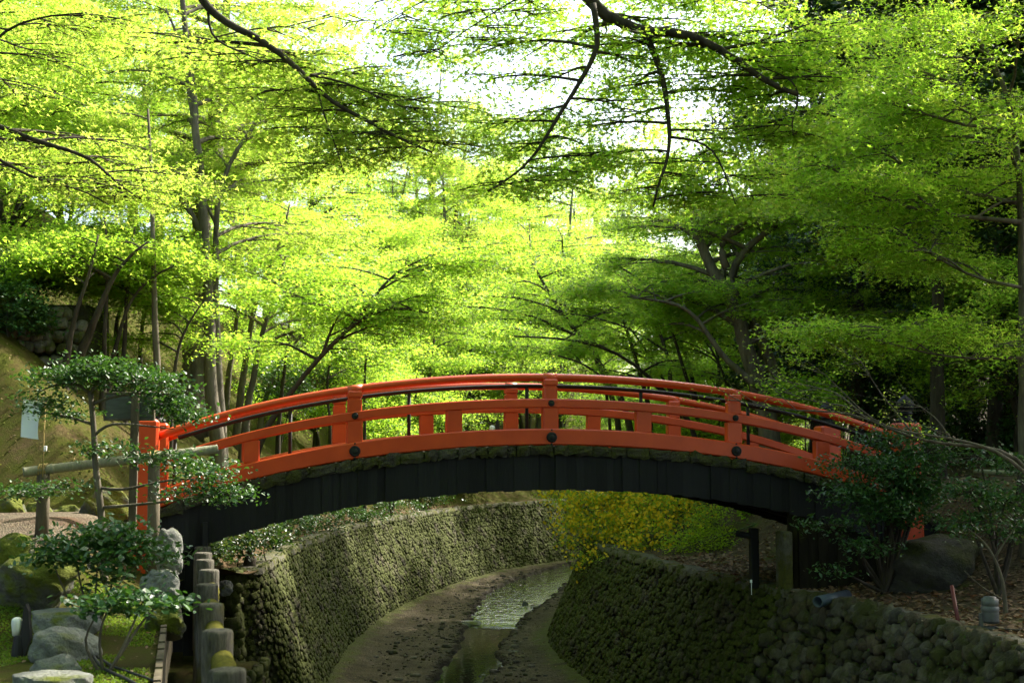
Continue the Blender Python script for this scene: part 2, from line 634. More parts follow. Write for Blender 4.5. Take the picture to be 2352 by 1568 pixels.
def grow(rng, mb, L, stem, r0, r1, nl, reach, f0=.35, leafn=60, size=.085, spr=.55, subs=(5, 8), lift=.5, az=None, azw=3.2, tilt=.55, sides=7, thick=.05):
    """limbs, twigs and leaf pads along one stem polyline"""
    n = len(stem)
    cum = np.r_[0, np.cumsum(np.linalg.norm(np.diff(stem, axis=0), axis=1))]
    cum /= cum[-1]
    ga = rng.random() * 6.28
    for i in range(nl):
        f = f0 + (1 - f0) * (i + rng.random() * .8) / nl
        f = min(f, 1.0)
        p = np.array([np.interp(f, cum, stem[:, k]) for k in range(3)])
        rs = np.interp(f, [0, 1], [r0, r1])
        ga += 2.4 + rng.normal(0, .4)
        a = ga if az is None else az + ((ga % 6.28) / 6.28 - .5) * 2 * azw
        ln = reach * (1.1 - .55 * (f - f0) / max(.05, 1 - f0)) * (.75 + .5 * rng.random())
        m = 6
        s = np.linspace(0, 1, m)
        el = lift * (1 - s) ** 1.0 * (.7 + .6 * rng.random()) - .10 * s
        aa = a + np.cumsum(rng.normal(0, .16, m))
        step = ln / (m - 1)
        d = np.stack([np.cos(aa) * np.cos(el), np.sin(aa) * np.cos(el), np.sin(el)], 1) * step
        limb = p + np.r_[np.zeros((1, 3)), np.cumsum(d[:-1], axis=0)]
        rl = min(rs * .6, .018 * ln + .006)
        mb.tube(limb, np.linspace(rl * 1.15, .009, m), max(4, sides - 2), cap=False)
        ns = rng.integers(*subs)
        for j in range(ns):
            g = .22 + .78 * (j + rng.random()) / ns
            q = np.array([np.interp(g, s, limb[:, k]) for k in range(3)])
            sa = aa[min(m - 1, int(g * m))] + (1 if j % 2 else -1) * (.5 + .6 * rng.random()) * (1 - .5 * (g > .93))
            sl = ln * .38 * (1.15 - .6 * g) * (.7 + .6 * rng.random()) + .25
            k = 4
            ss = np.linspace(0, 1, k)
            sub = q + np.stack([np.cos(sa + .3 * ss * rng.normal()) * sl * ss, np.sin(sa + .3 * ss * rng.normal()) * sl * ss,
                                sl * (.10 * ss - .16 * ss * ss + rng.normal(0, .05) * ss)], 1)
            mb.tube(sub, np.linspace(max(.009, rl * .45), .005, k), 4, cap=False)
            for h in (.35, .7, 1.0):
                if rng.random() < .9:
                    c = np.array([np.interp(h, ss, sub[:, kk]) for kk in range(3)])
                    c = c + rng.normal(0, .08, 3) * np.array([1, 1, .6])
                    r = spr * (.65 + .7 * rng.random())
                    spray(rng, L, c, r, max(6, int(leafn * (r / spr) ** 2 * (.7 + .6 * rng.random()))), size, tilt, dirn=sa, thick=thick)


# ------------------------------------------------------------------ ground levels
K = 1.2                # the channel beyond the bridge
BED = -2.48
TER = -.32
YL = [-12, 7, 12, 15.2, 16.4, 18.5, 20.3] + [K * q for q in (22, 26.2, 29.5, 33.2, 36.3, 39.3, 45, 50)] + [70, 71, 200]
XL = [2.6, -1.95, -3.22, -3.98, -4.05, -4.05, -4.02] + [K * q for q in (-3.55, -3.34, -2.86, -1.98, -.94, .99, 4.0, 7.0)] + [14, 16, 16]
YR = [-12] + [K * q for q in (8, 10.3, 12.1, 13.7, 15.5, 18.2, 20.5, 22.2, 23.6, 25, 27, 32, 38, 45, 50)] + [70, 71, 200]
XR = [7.5] + [K * q for q in (4.5, 4.1, 3.8, 3.36, 2.75, 2.0, 1.58, 1.42, 1.40, 1.52, 1.9, 3.4, 5.6, 9, 12)] + [19, 16, 16]


def xl(y):
    return np.interp(y, YL, XL)


def xr(y):
    return np.interp(y, YR, XR)


def lump(x, y, s=1.0):
    return s * (np.sin(x * 1.3 + 1.7 * np.sin(y * .9)) * np.cos(y * 1.1 + .6 * x) * .5 + .5 * np.sin(x * 3.1 + y * 2.3) * np.cos(y * 2.9 - x * 1.7) * .5)


def back_rise(x, y):
    return .10 * np.clip(y - 54, 0, 30) + .12 * np.clip(y - 80, 0, 25)


def zleft(x, y):
    x, y = np.asarray(x, float), np.asarray(y, float)
    base = .75 * sstep(10.0, 15.2, y) * sstep(.2, 1.4, xl(y) - x)
    base = np.where(y > 16.4, TER * sstep(17.2, 20.3, y) + (.75 - TER * sstep(17.2, 20.3, y)) * sstep(xl(y) - .55, xl(y) - 1.3, x) * np.clip(1 - (y - 30) / 20, 0, 1), base)
    edge = xl(np.maximum(y, 22)) - 1.15
    d = np.minimum(edge - x, (y - 17.4) * 1.1)
    d = np.maximum(0, d)
    hill = np.where(d < 9, .92 * d, 8.28 + (d - 9) * .35)
    hill *= np.clip(1.0 - (y - 34) / 60, .35, 1)
    # ground to the left of the path also climbs
    d2 = np.maximum(0, (-7.5 - x)) * sstep(4, 9, y)
    hill = np.maximum(hill, .55 * np.minimum(d2, 12))
    fade = np.clip((xl(y) - x) / 1.5, 0, 1)
    return base + hill + fade * lump(x, y, .07) + back_rise(x, y) * fade


def zright(x, y):
    x, y = np.asarray(x, float), np.asarray(y, float)
    d = np.maximum(0, x - xr(y) - .55)
    ramp = 1.1 * sstep(.9, 2.8, d) * sstep(14.5, 18.0, y) * np.clip(1 - (y - 28) / 10, 0, 1)
    hill = .10 * np.minimum(d, 40) * sstep(11, 16, y) + .40 * np.maximum(0, d - 7) * sstep(14, 22, y)
    hill = np.minimum(hill, 11)
    fade = np.clip(d / 1.0, 0, 1)
    return TER + ramp + hill + fade * lump(x, y + 9, .06) + back_rise(x, y) * fade


def ground_z(x, y):
    if x < xl(y):
        return float(zleft(x, y))
    if x > xr(y):
        return float(zright(x, y))
    return BED


def bank(name, side, label, material):
    ys = np.unique(np.r_[np.linspace(-12, 6, 19), np.linspace(6, 34, 150), np.linspace(34, 62, 60), np.linspace(62, 200, 40)])
    w = np.unique(np.r_[0, np.linspace(0, 1, 18) ** 1.0 * 2.5, np.linspace(2.5, 16, 80), np.linspace(16, 130, 32)])
    YY, WW = np.meshgrid(ys, w, indexing='ij')
    if side < 0:
        XX = xl(YY) - WW
        ZZ = zleft(XX, YY)
    else:
        XX = xr(YY) + WW
        ZZ = zright(XX, YY)
    V = np.stack([XX, YY, ZZ], -1).reshape(-1, 3)
    a, b = len(ys), len(w)
    i, j = np.meshgrid(np.arange(a - 1), np.arange(b - 1), indexing='ij')
    q = i * b + j
    Fq = np.stack([q, q + 1, q + b + 1, q + b], -1)
    if side > 0:
        Fq = Fq[..., ::-1]
    Fq = Fq[..., ::-1]
    o = np_mesh(name, V, Fq.reshape(-1), 4, material, None, True)
    soil = np.zeros(len(V))
    if side < 0:
        x, y = V[:, 0], V[:, 1]
        soil = sstep(1.0, .5, xl(y) - x) * sstep(16, 17.5, y) * .8          # bare strip along the wall top
        soil = np.maximum(soil, sstep(17.6, 16.4, y) * sstep(13.2, 14.6, y) * sstep(-4.2, -5, x))
        soil = soil * 1.0
    at = o.data.attributes.new("soil", 'FLOAT', 'POINT')
    at.data.foreach_set("value", soil.astype(np.float32))
    return tag(o, label, None, None, 'structure')


bank("mossy_bank", -1, "moss covered bank and hillside", M['moss'])
bank("leaf_littered_bank", 1, "leaf littered bank under the trees", M['litter'])

# gravel path on the mossy bank
rowsY = np.linspace(4, 17.3, 90)
cx = np.interp(rowsY, [4, 9, 11, 13, 14.5, 16, 17.3], [-4.3, -4.75, -5.2, -6.1, -6.3, -6.2, -6.2])
hw = np.interp(rowsY, [4, 12, 13.8, 14.8, 17.3], [.9, .85, 1.3, 1.6, 1.6])
WW = np.linspace(-1, 1, 25)
P = np.stack([cx[:, None] + hw[:, None] * WW[None, :], np.repeat(rowsY[:, None], 25, 1)], -1)
Z = zleft(P[..., 0], P[..., 1]) + .03 * (1 - np.abs(WW)[None, :] ** 6) - .004
V = np.concatenate([P, Z[..., None]], -1).reshape(-1, 3)
i, j = np.meshgrid(np.arange(89), np.arange(24), indexing='ij')
q = i * 25 + j
tag(np_mesh("gravel_path", V, np.stack([q, q + 1, q + 26, q + 25], -1).reshape(-1), 4, M['path'], None, True), "pale gravel path", None, None, 'structure')

# ------------------------------------------------------------------ stream bed and water
WPTS_L = [(988, 1640), (990, 1568), (1012, 1530), (1032, 1508), (1056, 1470), (1060, 1445), (1078, 1420), (1092, 1392), (1115, 1363), (1170, 1335), (1250, 1308), (1325, 1291), (1380, 1280)]
WPTS_R = [(1108, 1640), (1112, 1568), (1132, 1545), (1166, 1526), (1142, 1500), (1150, 1480), (1188, 1445), (1192, 1428), (1215, 1408), (1270, 1372), (1300, 1340), (1350, 1318), (1420, 1300)]


def on_bed(p, z=BED - .04):
    u, v = (p[0] - 1176.0) / F, (784.0 - p[1]) / F
    fw, up = CP - v * SP, SP + v * CP
    k = (z - CAMZ) / up
    return u * k, fw * k


wl_ = np.array([on_bed(p) for p in WPTS_L])
wr_ = np.array([on_bed(p) for p in WPTS_R])
wlx = lambda y: np.interp(y, np.r_[-12, wl_[:, 1], 70], np.r_[wl_[0, 0] + .3, wl_[:, 0], 16.0])
wrx = lambda y: np.interp(y, np.r_[-12, wr_[:, 1], 70], np.r_[wr_[0, 0] + .6, wr_[:, 0], 18.0])
ys = np.unique(np.r_[np.linspace(-12, 14, 40), np.linspace(14, 50, 460), np.linspace(50, 70.5, 40)])
ws = np.linspace(0, 1, 90)
LX, RX = xl(ys) - .1, xr(ys) + .1
XX = LX[:, None] + (RX - LX)[:, None] * ws[None, :]
YY = np.repeat(ys[:, None], 90, 1)
jag = .10 * np.sin(YY * 7.3) * np.sin(YY * 3.1 + 1) + .05 * np.sin(YY * 19 + 2)
ins = np.minimum(XX - (wlx(YY) + jag), (wrx(YY) + jag * .8) - XX)
ZZ = BED + .025 * lump(XX * 3, YY * 3) + .012 * lump(XX * 11, YY * 9) - .14 * sstep(-.03, .05, ins)
ZZ += .10 * sstep(1.3, .2, np.minimum(XX - LX[:, None], RX[:, None] - XX) - .5)
V = np.stack([XX, YY, ZZ], -1).reshape(-1, 3)
i, j = np.meshgrid(np.arange(len(ys) - 1), np.arange(89), indexing='ij')
q = i * 90 + j
bedo = np_mesh("stream_bed", V, np.stack([q, q + 1, q + 91, q + 90], -1).reshape(-1), 4, M['bed'], None, True)
bedo.data.attributes.new("wet", 'FLOAT', 'POINT').data.foreach_set("value", (.85 * sstep(-.16, .0, ins)).ravel().astype(np.float32))
edge_d = np.minimum(XX - LX[:, None], RX[:, None] - XX)
bedo.data.attributes.new("moss", 'FLOAT', 'POINT').data.foreach_set("value", sstep(1.9, .9, edge_d).ravel().astype(np.float32))
tag(bedo, "gravel bed of the walled stream", None, None, 'structure')

wy = np.linspace(-12, 68, 300)
wx0, wx1 = wlx(wy) - .35, wrx(wy) + .35
wx0, wx1 = np.maximum(wx0, xl(wy) + .2), np.minimum(wx1, xr(wy) - .2)
g = np.linspace(0, 1, 12)
XX = wx0[:, None] + (wx1 - wx0)[:, None] * g[None, :]
YY = np.repeat(wy[:, None], 12, 1)
V = np.stack([XX, YY, np.full_like(XX, BED - .065)], -1).reshape(-1, 3)
i, j = np.meshgrid(np.arange(len(wy) - 1), np.arange(11), indexing='ij')
q = i * 12 + j
wat = np_mesh("water", V, np.stack([q, q + 1, q + 13, q + 12], -1).reshape(-1), 4, M['water'], None, True)
rip = .04 + .96 * sstep(30.0, 31.5, V[:, 1])
wat.data.attributes.new("ripple", 'FLOAT', 'POINT').data.foreach_set("value", rip.astype(np.float32))
tag(wat, "shallow stream water", None, None, 'structure')

# ------------------------------------------------------------------ stones
def ico(sub=1):
    t = (1 + 5 ** .5) / 2
    v = [(-1, t, 0), (1, t, 0), (-1, -t, 0), (1, -t, 0), (0, -1, t), (0, 1, t), (0, -1, -t), (0, 1, -t), (t, 0, -1), (t, 0, 1), (-t, 0, -1), (-t, 0, 1)]
    v = [np.array(p) / np.linalg.norm(p) for p in v]
    f = [(0, 11, 5), (0, 5, 1), (0, 1, 7), (0, 7, 10), (0, 10, 11), (1, 5, 9), (5, 11, 4), (11, 10, 2), (10, 7, 6), (7, 1, 8), (3, 9, 4), (3, 4, 2), (3, 2, 6), (3, 6, 8), (3, 8, 9), (4, 9, 5), (2, 4, 11), (6, 2, 10), (8, 6, 7), (9, 8, 1)]
    for _ in range(sub):
        cache, nf = {}, []

        def mid(a, b):
            k = (min(a, b), max(a, b))
            if k not in cache:
                m = v[a] + v[b]
                v.append(m / np.linalg.norm(m))
                cache[k] = len(v) - 1
            return cache[k]
        for a, b, c in f:
            x, y, z = mid(a, b), mid(b, c), mid(c, a)
            nf += [(a, x, z), (b, y, x), (c, z, y), (x, y, z)]
        f = nf
    return np.array(v), np.array(f)


ICO1, ICO2, ICO4 = ico(1), ico(2), ico(4)


def stone_field(rng, C, U, Vv, N, su, sv, sn, tpl=ICO1, rough=.13):
    """one rounded stone per row, axes U, Vv, N"""
    tv, tf = tpl
    n = len(C)
    a = rng.random(n) * .9 - .45
    U2 = U * np.cos(a)[:, None] + Vv * np.sin(a)[:, None]
    V2 = -U * np.sin(a)[:, None] + Vv * np.cos(a)[:, None]
    boxy = np.sign(tv) * np.abs(tv) ** .75
    jit = 1 + rng.normal(0, rough, (n, len(tv), 1))
    T = boxy[None] * jit
    P = C[:, None, :] + T[..., 0:1] * (su[:, None, None] * U2[:, None, :]) + T[..., 1:2] * (sv[:, None, None] * V2[:, None, :]) + T[..., 2:3] * (sn[:, None, None] * N[:, None, :])
    fi = (tf[None] + (np.arange(n) * len(tv))[:, None, None]).reshape(-1)
    return P.reshape(-1, 3), fi


def cobble_wall(name, label, ytop, xtop, xbot, material, du, dv, seed, side, ztop=TER, zbot=BED - .05, sl=(.9, 1.25), flat=.3):
    rng = np.random.default_rng(seed)
    o = thing(name, label, "wall", (float(np.mean(xtop)), float(np.mean(ytop)), zbot))
    top = smooth_poly(np.stack([xtop, ytop, np.full(len(ytop), ztop)], 1), 160)
    bot = smooth_poly(np.stack([xbot, ytop, np.full(len(ytop), zbot)], 1), 160)
    # backing sheet with a coping returning into the bank
    back = top + np.array([-.5 * side, 0, -.03])
    sh = [back, top + np.array([-.06 * side, 0, -.0]), top * .5 + bot * .5 + np.array([-.04 * side, 0, 0]), bot + np.array([-.04 * side, 0, 0])]
    V = np.stack(sh, 1).reshape(-1, 3)
    i, j = np.meshgrid(np.arange(159), np.arange(3), indexing='ij')
    q = i * 4 + j
    np_mesh("backing", V, np.stack([q, q + 1, q + 5, q + 4], -1).reshape(-1), 4, M['mortar'], o, True)
    cw = np.stack([top + np.array([.03 * side, 0, .02]), top + np.array([-.12 * side, 0, .035]), top + np.array([-.34 * side, 0, .03]), top + np.array([-.36 * side, 0, -.1])], 1)
    cw[:, :3] += rng.normal(0, .012, cw[:, :3].shape)
    cw = np.concatenate([cw[:, :1] + np.array([.02 * side, 0, -.09]), cw], 1).reshape(-1, 3)
    i, j = np.meshgrid(np.arange(159), np.arange(4), indexing='ij')
    q = i * 5 + j
    np_mesh("coping", cw, np.stack([q, q + 1, q + 6, q + 5], -1).reshape(-1), 4, M['concrete'], o, True)
    cum = np.r_[0, np.cumsum(np.linalg.norm(np.diff(top, axis=0), axis=1))]
    L = cum[-1]
    H = float(np.linalg.norm(top[80] - bot[80]))
    nu, nv = int(L / du), int(H / dv)
    uu, vv = np.meshgrid(np.arange(nu), np.arange(nv + 1), indexing='ij')
    u = (uu + .5 * (vv % 2) + rng.normal(0, .16, uu.shape)).ravel() / nu
    v = np.clip((vv + rng.normal(0, .16, vv.shape)).ravel() / nv, -.0, 1.0)
    u = np.clip(u, 0, .9999)
    s = u * L
    T = np.stack([np.interp(s, cum, top[:, k]) for k in range(3)], 1)
    Bm = np.stack([np.interp(s, cum, bot[:, k]) for k in range(3)], 1)
    tg = np.stack([np.interp(s, cum, np.gradient(top, axis=0)[:, k]) for k in range(3)], 1)
    tg /= np.linalg.norm(tg, axis=1)[:, None]
    C = T * (1 - v)[:, None] + Bm * v[:, None]
    up = T - Bm
    up /= np.linalg.norm(up, axis=1)[:, None]
    N = np.cross(tg, up)
    C = C + N * rng.normal(0, .010, len(C))[:, None]
    k = rng.uniform(sl[0], sl[1], len(C))
    P, fi = stone_field(rng, C, tg, up, N, du * .56 * k, dv * .56 * k, np.minimum(du, dv) * flat * k, ICO1, .16)
    np_mesh("stones", P, fi, 3, material, o, True)
    return o


yl_ = K * np.array([16.95, 19.5, 22, 24, 26.2, 28, 29.5, 31.5, 33.2, 36.3, 39.3, 42, 45, 50])
xt = xl(yl_)
xb = xt + .95
yl_ = np.r_[20.1, 20.16, 20.24, yl_]
xt = np.r_[-6.4, -5.4, -4.7, xt]
xb = np.r_[-6.4, -5.3, -4.4, xb]
cobble_wall("stone_embankment_wall", "sunlit mossy rubble wall along the far side of the stream bend", yl_, xt, xb, M['cobble_moss'], .115, .085, 11, 1, sl=(.6, 1.4))
yr_ = K * np.array([7.0, 8, 10.3, 12.1, 13.7, 14.6])
cobble_wall("cobble_embankment_wall", "dark river cobble wall below the pipe and the grey floodlight", yr_, xr(yr_), xr(yr_) - .95, M['cobble'], .165, .135, 12, -1, sl=(.62, 1.5), flat=.46)
yr2 = K * np.array([14.6, 16.8, 18.2, 20.5, 22.2, 23.6, 25, 27, 32, 38, 45])
cobble_wall("mossy_embankment_wall", "shaded mossy wall under the yellow flowering bush", yr2, xr(yr2), xr(yr2) - .95, M['cobble_moss'], .105, .085, 13, -1, sl=(.55, 1.45))

# stepped ledges in front of the near end of the sunlit wall
def ledge_stack():
    o = thing("stepped_stone_ledge", "mossy stone ledges stepping down beside the log fence", "steps", (-3.8, 19, BED))
    for k, (y0, y1, z, x0, x1) in enumerate([(19.6, 20.3, TER - .03, -5.2, -4.25), (18.9, 19.6, -.90, -5.0, -4.05), (15.6, 18.9, -1.46, -4.9, -3.55), (6, 15.6, -1.50, -3.0, -1.3)]):
        m = MB()
        g0, g1 = 14, 10
        xs, ysq = np.linspace(x0, x1, g0), np.linspace(y0, y1, g1)
        if k == 3:
            xs0 = -1.75 - .255 * (ysq - 7) - .6
        for (zz, flip) in ((z, 0),):
            A, Bq = np.meshgrid(xs, ysq, indexing='ij')
            if k == 3:
                A = A * 0 + (xs0[None, :] + np.linspace(0, 1.0, g0)[:, None])
            Zq = zz + .03 * lump(A * 4, Bq * 4) + .02 * lump(A * 13, Bq * 11)
            Vt = np.stack([A, Bq, Zq], -1).reshape(-1, 3)
            fs = [(a * g1 + b, (a + 1) * g1 + b, (a + 1) * g1 + b + 1, a * g1 + b + 1) for a in range(g0 - 1) for b in range(g1 - 1)]
            Vb = Vt.copy()
            Vb[:, 2] = BED - .1
            Vb[:, 0] += np.where(np.arange(len(Vb)) // g1 == g0 - 1, .0, 0)
            n = len(Vt)
            rim = [a * g1 for a in range(g0)] + [(g0 - 1) * g1 + b for b in range(1, g1)] + [a * g1 + g1 - 1 for a in range(g0 - 2, -1, -1)] + [b for b in range(g1 - 2, 0, -1)]
            for a, b in zip(rim, rim[1:] + rim[:1]):
                fs.append((b, a, n + a, n + b))
            m.add(np.r_[Vt, Vb], fs)
        m.build("ledge", M['moss'], o, smooth=False)
        if k < 3:
            rng = np.random.default_rng(60 + k)
            C, N = [], []
            for zz in np.arange(z - .04, max(z - .75, BED), -.13):
                for xx in np.arange(x0 + .8, x1 + .05, .19):
                    C.append((xx + rng.normal(0, .03), y0 + rng.normal(0, .02), zz + rng.normal(0, .02)))
                    N.append((0, -1, 0))
            for zz in np.arange(z - .04, BED - .1, -.13):
                for yy in np.arange(y0, y1, .19):
                    C.append((x1 + rng.normal(0, .02), yy + rng.normal(0, .03), zz + rng.normal(0, .02)))
                    N.append((1, 0, 0))
            C, N = np.array(C), np.array(N, float)
            U = np.cross(N, [0, 0, 1.])
            q = rng.uniform(.7, 1.3, len(C))
            Ps, fi = stone_field(rng, C, U, np.tile([0, 0, 1.], (len(C), 1)), N, .11 * q, .08 * q, .07 * q, ICO1, .13)
            np_mesh("stones", Ps, fi, 3, M['cobble_moss'], o, True)


ledge_stack()


def boulder(name, label, c, s, rz, seed, material, flat=0.0, group=None):
    rng = np.random.default_rng(seed)
    tv, tf = ICO4
    T = np.sign(tv) * np.abs(tv) ** .8
    # random cutting planes give facets
    for _ in range(7):
        d = rng.normal(size=3)
        d /= np.linalg.norm(d)
        h = rng.uniform(.62, .9)
        k = T @ d
        T = T - np.where(k > h, (k - h) * .85, 0)[:, None] * d
    ph = rng.random(6) * 6
    nz = .05 * np.sin(T[:, 0] * 5 + ph[0]) * np.sin(T[:, 1] * 6 + ph[1]) + .04 * np.sin(T[:, 2] * 8 + ph[2] + T[:, 0] * 7) + .02 * np.sin(T[:, 1] * 17 + ph[3]) * np.sin(T[:, 2] * 15 + ph[4])
    T = T * (1 + nz)[:, None]
    if flat:
        T[:, 2] = np.where(T[:, 2] > flat, flat + (T[:, 2] - flat) * .2, T[:, 2])
    T = T * np.array(s)
    ca, sa = math.cos(rz), math.sin(rz)
    T = np.stack([T[:, 0] * ca - T[:, 1] * sa, T[:, 0] * sa + T[:, 1] * ca, T[:, 2]], 1)
    o = np_mesh(name, T, tf.reshape(-1), 3, material, None, True)
    o.location = [float(a) for a in c]
    return tag(o, label, "boulder", group)


def place_rock(x0, x1, y0, y1, Y, label, seed, material='boulder', flat=0, name="edging_boulder", deep=.9):
    """boulder filling a window of the photograph at distance Y, resting on the ground"""
    a, b = px(x0, y1, Y), px(x1, y0, Y)
    w, h = b[0] - a[0], b[2] - a[2]
    c = ((a[0] + b[0]) / 2, Y + w * .25, a[2] + h * .48)
    return boulder(name, label, c, (w * .56, w * .5 * deep, h * .62), (seed % 5) * .1, seed, M[material], flat, "boulders edging the gravel path")


place_rock(15, 190, 1536, 1640, 8.7, "lowest flat grey boulder edging the gravel path", 1, 'boulder', .5)
place_rock(70, 178, 1512, 1580, 9.3, "small bluish grey boulder second from the bottom of the path edging", 2)
place_rock(68, 208, 1446, 1545, 9.9, "round grey boulder with moss flecks below the flat slab boulder", 3)
place_rock(48, 205, 1382, 1475, 10.6, "big flat topped slab boulder right beside the small path light", 4, 'boulder', .35)
place_rock(-30, 160, 1292, 1405, 11.6, "large moss grown boulder behind the small path light", 5, 'boulder_moss')
place_rock(-40, 62, 1236, 1330, 12.6, "mossy rounded boulder farthest up the path edging", 6, 'boulder_moss')
place_rock(318, 402, 1318, 1400, 12.8, "squarish grey rock at the edge of the moss bed beside the log fence", 7, 'boulder')
place_rock(352, 412, 1225, 1330, 14.2, "upright grey rock against the black bridge abutment", 8, 'boulder')
place_rock(335, 415, 1400, 1470, 11.6, "dark low rock below the squarish grey rock by the log fence", 9, 'boulder_moss')
for k, (x0, x1, y0, y1, Y, lb) in enumerate([(-20, 50, 1150, 1225, 16.6, "leftmost dark boulder at the foot of the moss slope"), (45, 110, 1160, 1222, 16.8, "second boulder from the left at the foot of the moss slope"),
                                             (118, 180, 1165, 1220, 16.9, "boulder behind the thin bent trunk at the foot of the moss slope"), (185, 285, 1130, 1222, 16.6, "big rounded mossy boulder left of the sign post")]):
    o = place_rock(x0, x1, y0, y1, Y, lb, 20 + k, 'boulder_moss', name="slope_boulder")
    o["group"] = "boulders at the foot of the moss slope"
a = px(2170, 1300, 17.0)
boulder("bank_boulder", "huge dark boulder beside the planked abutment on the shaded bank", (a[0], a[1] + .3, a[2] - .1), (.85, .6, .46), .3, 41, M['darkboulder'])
a = px(515, 1350, 18.4)
boulder("ledge_rock", "small dark rock on the ledge right of the log fence", a, (.12, .12, .11), .3, 42, M['boulder'])
for k, (x, y, w, lb) in enumerate([(1080, 1428, .32, "flat dark stone at the lip of the still pool"), (1205, 1385, .10, "small dark stone standing in the rippling water"), (1180, 1497, .35, "flat wet slab jutting into the still pool"), (907, 1392, .13, "pale stone at the foot of the sunlit wall")]):
    bx, by = on_bed((x, y), BED - .02)
    boulder("stream_stone", lb, (bx, by, BED - .06), (w, w * .8, .07 if w > .2 else .11), k, 50 + k, M['boulder'], 0)

prng = np.random.default_rng(31)
n = 5200
py = prng.uniform(19, 44, n)
pxx = xl(py) + .9 + prng.random(n) * (xr(py) - xl(py) - 1.8)
pin = np.minimum(pxx - wlx(py), wrx(py) - pxx)
keep = (pin < -.02) | (prng.random(n) < .04)
near = np.exp(-np.abs(pin) / .5)
keep &= prng.random(n) < (.25 + .75 * near)
py, pxx, pin = py[keep], pxx[keep], pin[keep]
n = len(py)
sz = .014 + .03 * prng.random(n) ** 3 + np.where(prng.random(n) < .03, .04, 0)
Cp = np.stack([pxx, py, np.where(pin > 0, BED - .08, BED + .005)], 1)
Pp, fp = stone_field(prng, Cp, np.tile([1., 0, 0], (n, 1)), np.tile([0, 1., 0], (n, 1)), np.tile([0, 0, 1.], (n, 1)), sz * 1.2, sz, sz * .7, ICO1, .12)
tag(np_mesh("pebbles", Pp, fp, 3, M['pebble'], None, True), "small pebbles strewn over the stream bed", None, None, 'stuff')

# dry stone wall on the slope
def hill_wall():
    rng = np.random.default_rng(5)
    o = thing("dry_stone_wall", "pale dry stone wall high on the moss slope", "wall", px(100, 835, 20.6))
    C, su, sv = [], [], []
    for r, (y, n) in enumerate([(825, 6), (795, 6), (768, 7), (742, 7), (716, 6)]):
        for k in range(n):
            x = 28 + (k + .5 * (r % 2)) * 25 + rng.normal(0, 3)
            C.append(px(x, y + rng.normal(0, 3) + k * 1.5, 20.8 + .05 * r + .1 * k))
            su.append(rng.uniform(.085, .125))
            sv.append(rng.uniform(.095, .13))
    C = np.array(C)
    n = len(C)
    U, Vv, N = np.tile([1., 0, 0], (n, 1)), np.tile([0, .2, .98], (n, 1)), np.tile([0, -1., 0], (n, 1))
    P, fi = stone_field(rng, C, U, Vv, N, np.array(su), np.array(sv), np.full(n, .1), ICO2, .06)
    np_mesh("stones", P, fi, 3, M['hillstone'], o, True)
    m = MB()
    q = [px(20, 840, 21.0), px(200, 850, 21.6), px(200, 700, 21.9), px(20, 700, 21.4)]
    qb = [p + np.array([0, 1.2, 0]) for p in q]
    m.add(q + qb, [(0, 1, 2, 3), (3, 2, 6, 7), (0, 3, 7, 4), (1, 5, 6, 2)])
    m.build("core", M['mortar'], o)


hill_wall()

# ------------------------------------------------------------------ bridge
S = 1.287
TH = math.radians(12.2)
CT, ST = math.cos(TH), math.sin(TH)
BW = 2.45


def drop(t):
    return .043 * t * t + .0006 * t ** 4


def bp(t, d, z):
    s = t * S
    return (.50 + s * CT - d * ST, 17.0 + s * ST + d * CT, CAMZ + z - drop(t))


def sweep(mb, t0, t1, sec, n=64, mi=0):
    ts = np.linspace(t0, t1, n)
    V = [bp(t, d, z) for t in ts for d, z in sec]
    k = len(sec)
    fs = [(i * k + j, (i + 1) * k + j, (i + 1) * k + (j + 1) % k, i * k + (j + 1) % k) for i in range(n - 1) for j in range(k)]
    fs += [tuple(range(k)), tuple((n - 1) * k + j for j in reversed(range(k)))]
    return mb.add(V, fs, mi)


def rect(d0, d1, z0, z1, b=.012):
    return [(d0 + b, z0), (d0, z0 + b), (d0, z1 - b), (d0 + b, z1), (d1 - b, z1), (d1, z1 - b), (d1, z0 + b), (d1 - b, z0)]


def upright(mb, t, d, w, dep, z0, z1, bev=.012, mi=0):
    c0, c1 = bp(t, d, z0), bp(t, d, z1)
    mb.box(((c0[0]), c0[1], (c0[2] + c1[2]) / 2), (w, dep, z1 - z0), TH, 1, mi, bev)


def disc(mb, t, d, z, r, th, out):
    """iron boss on a vertical face; out = -1 faces the viewer's side"""
    c = np.array(bp(t, d, z))
    n = np.array([-ST, CT, 0]) * out
    a, b = np.array([CT, ST, 0.]), np.array([0, 0, 1.])
    prof = [(1.0, 0), (1.0, .35), (.9, .6), (.72, .66), (.66, .55), (.42, .95), (.15, 1.0)]
    k = 18
    V = [c + n * (th * h) + r * q * (math.cos(2 * math.pi * j / k) * a + math.sin(2 * math.pi * j / k) * b) for q, h in prof for j in range(k)]
    fs = [(i * k + j, i * k + (j + 1) % k, (i + 1) * k + (j + 1) % k, (i + 1) * k + j) for i in range(len(prof) - 1) for j in range(k)]
    fs.append(tuple((len(prof) - 1) * k + j for j in range(k)))
    if out < 0:
        fs = [tuple(reversed(f)) for f in fs]
    mb.add(V, fs)


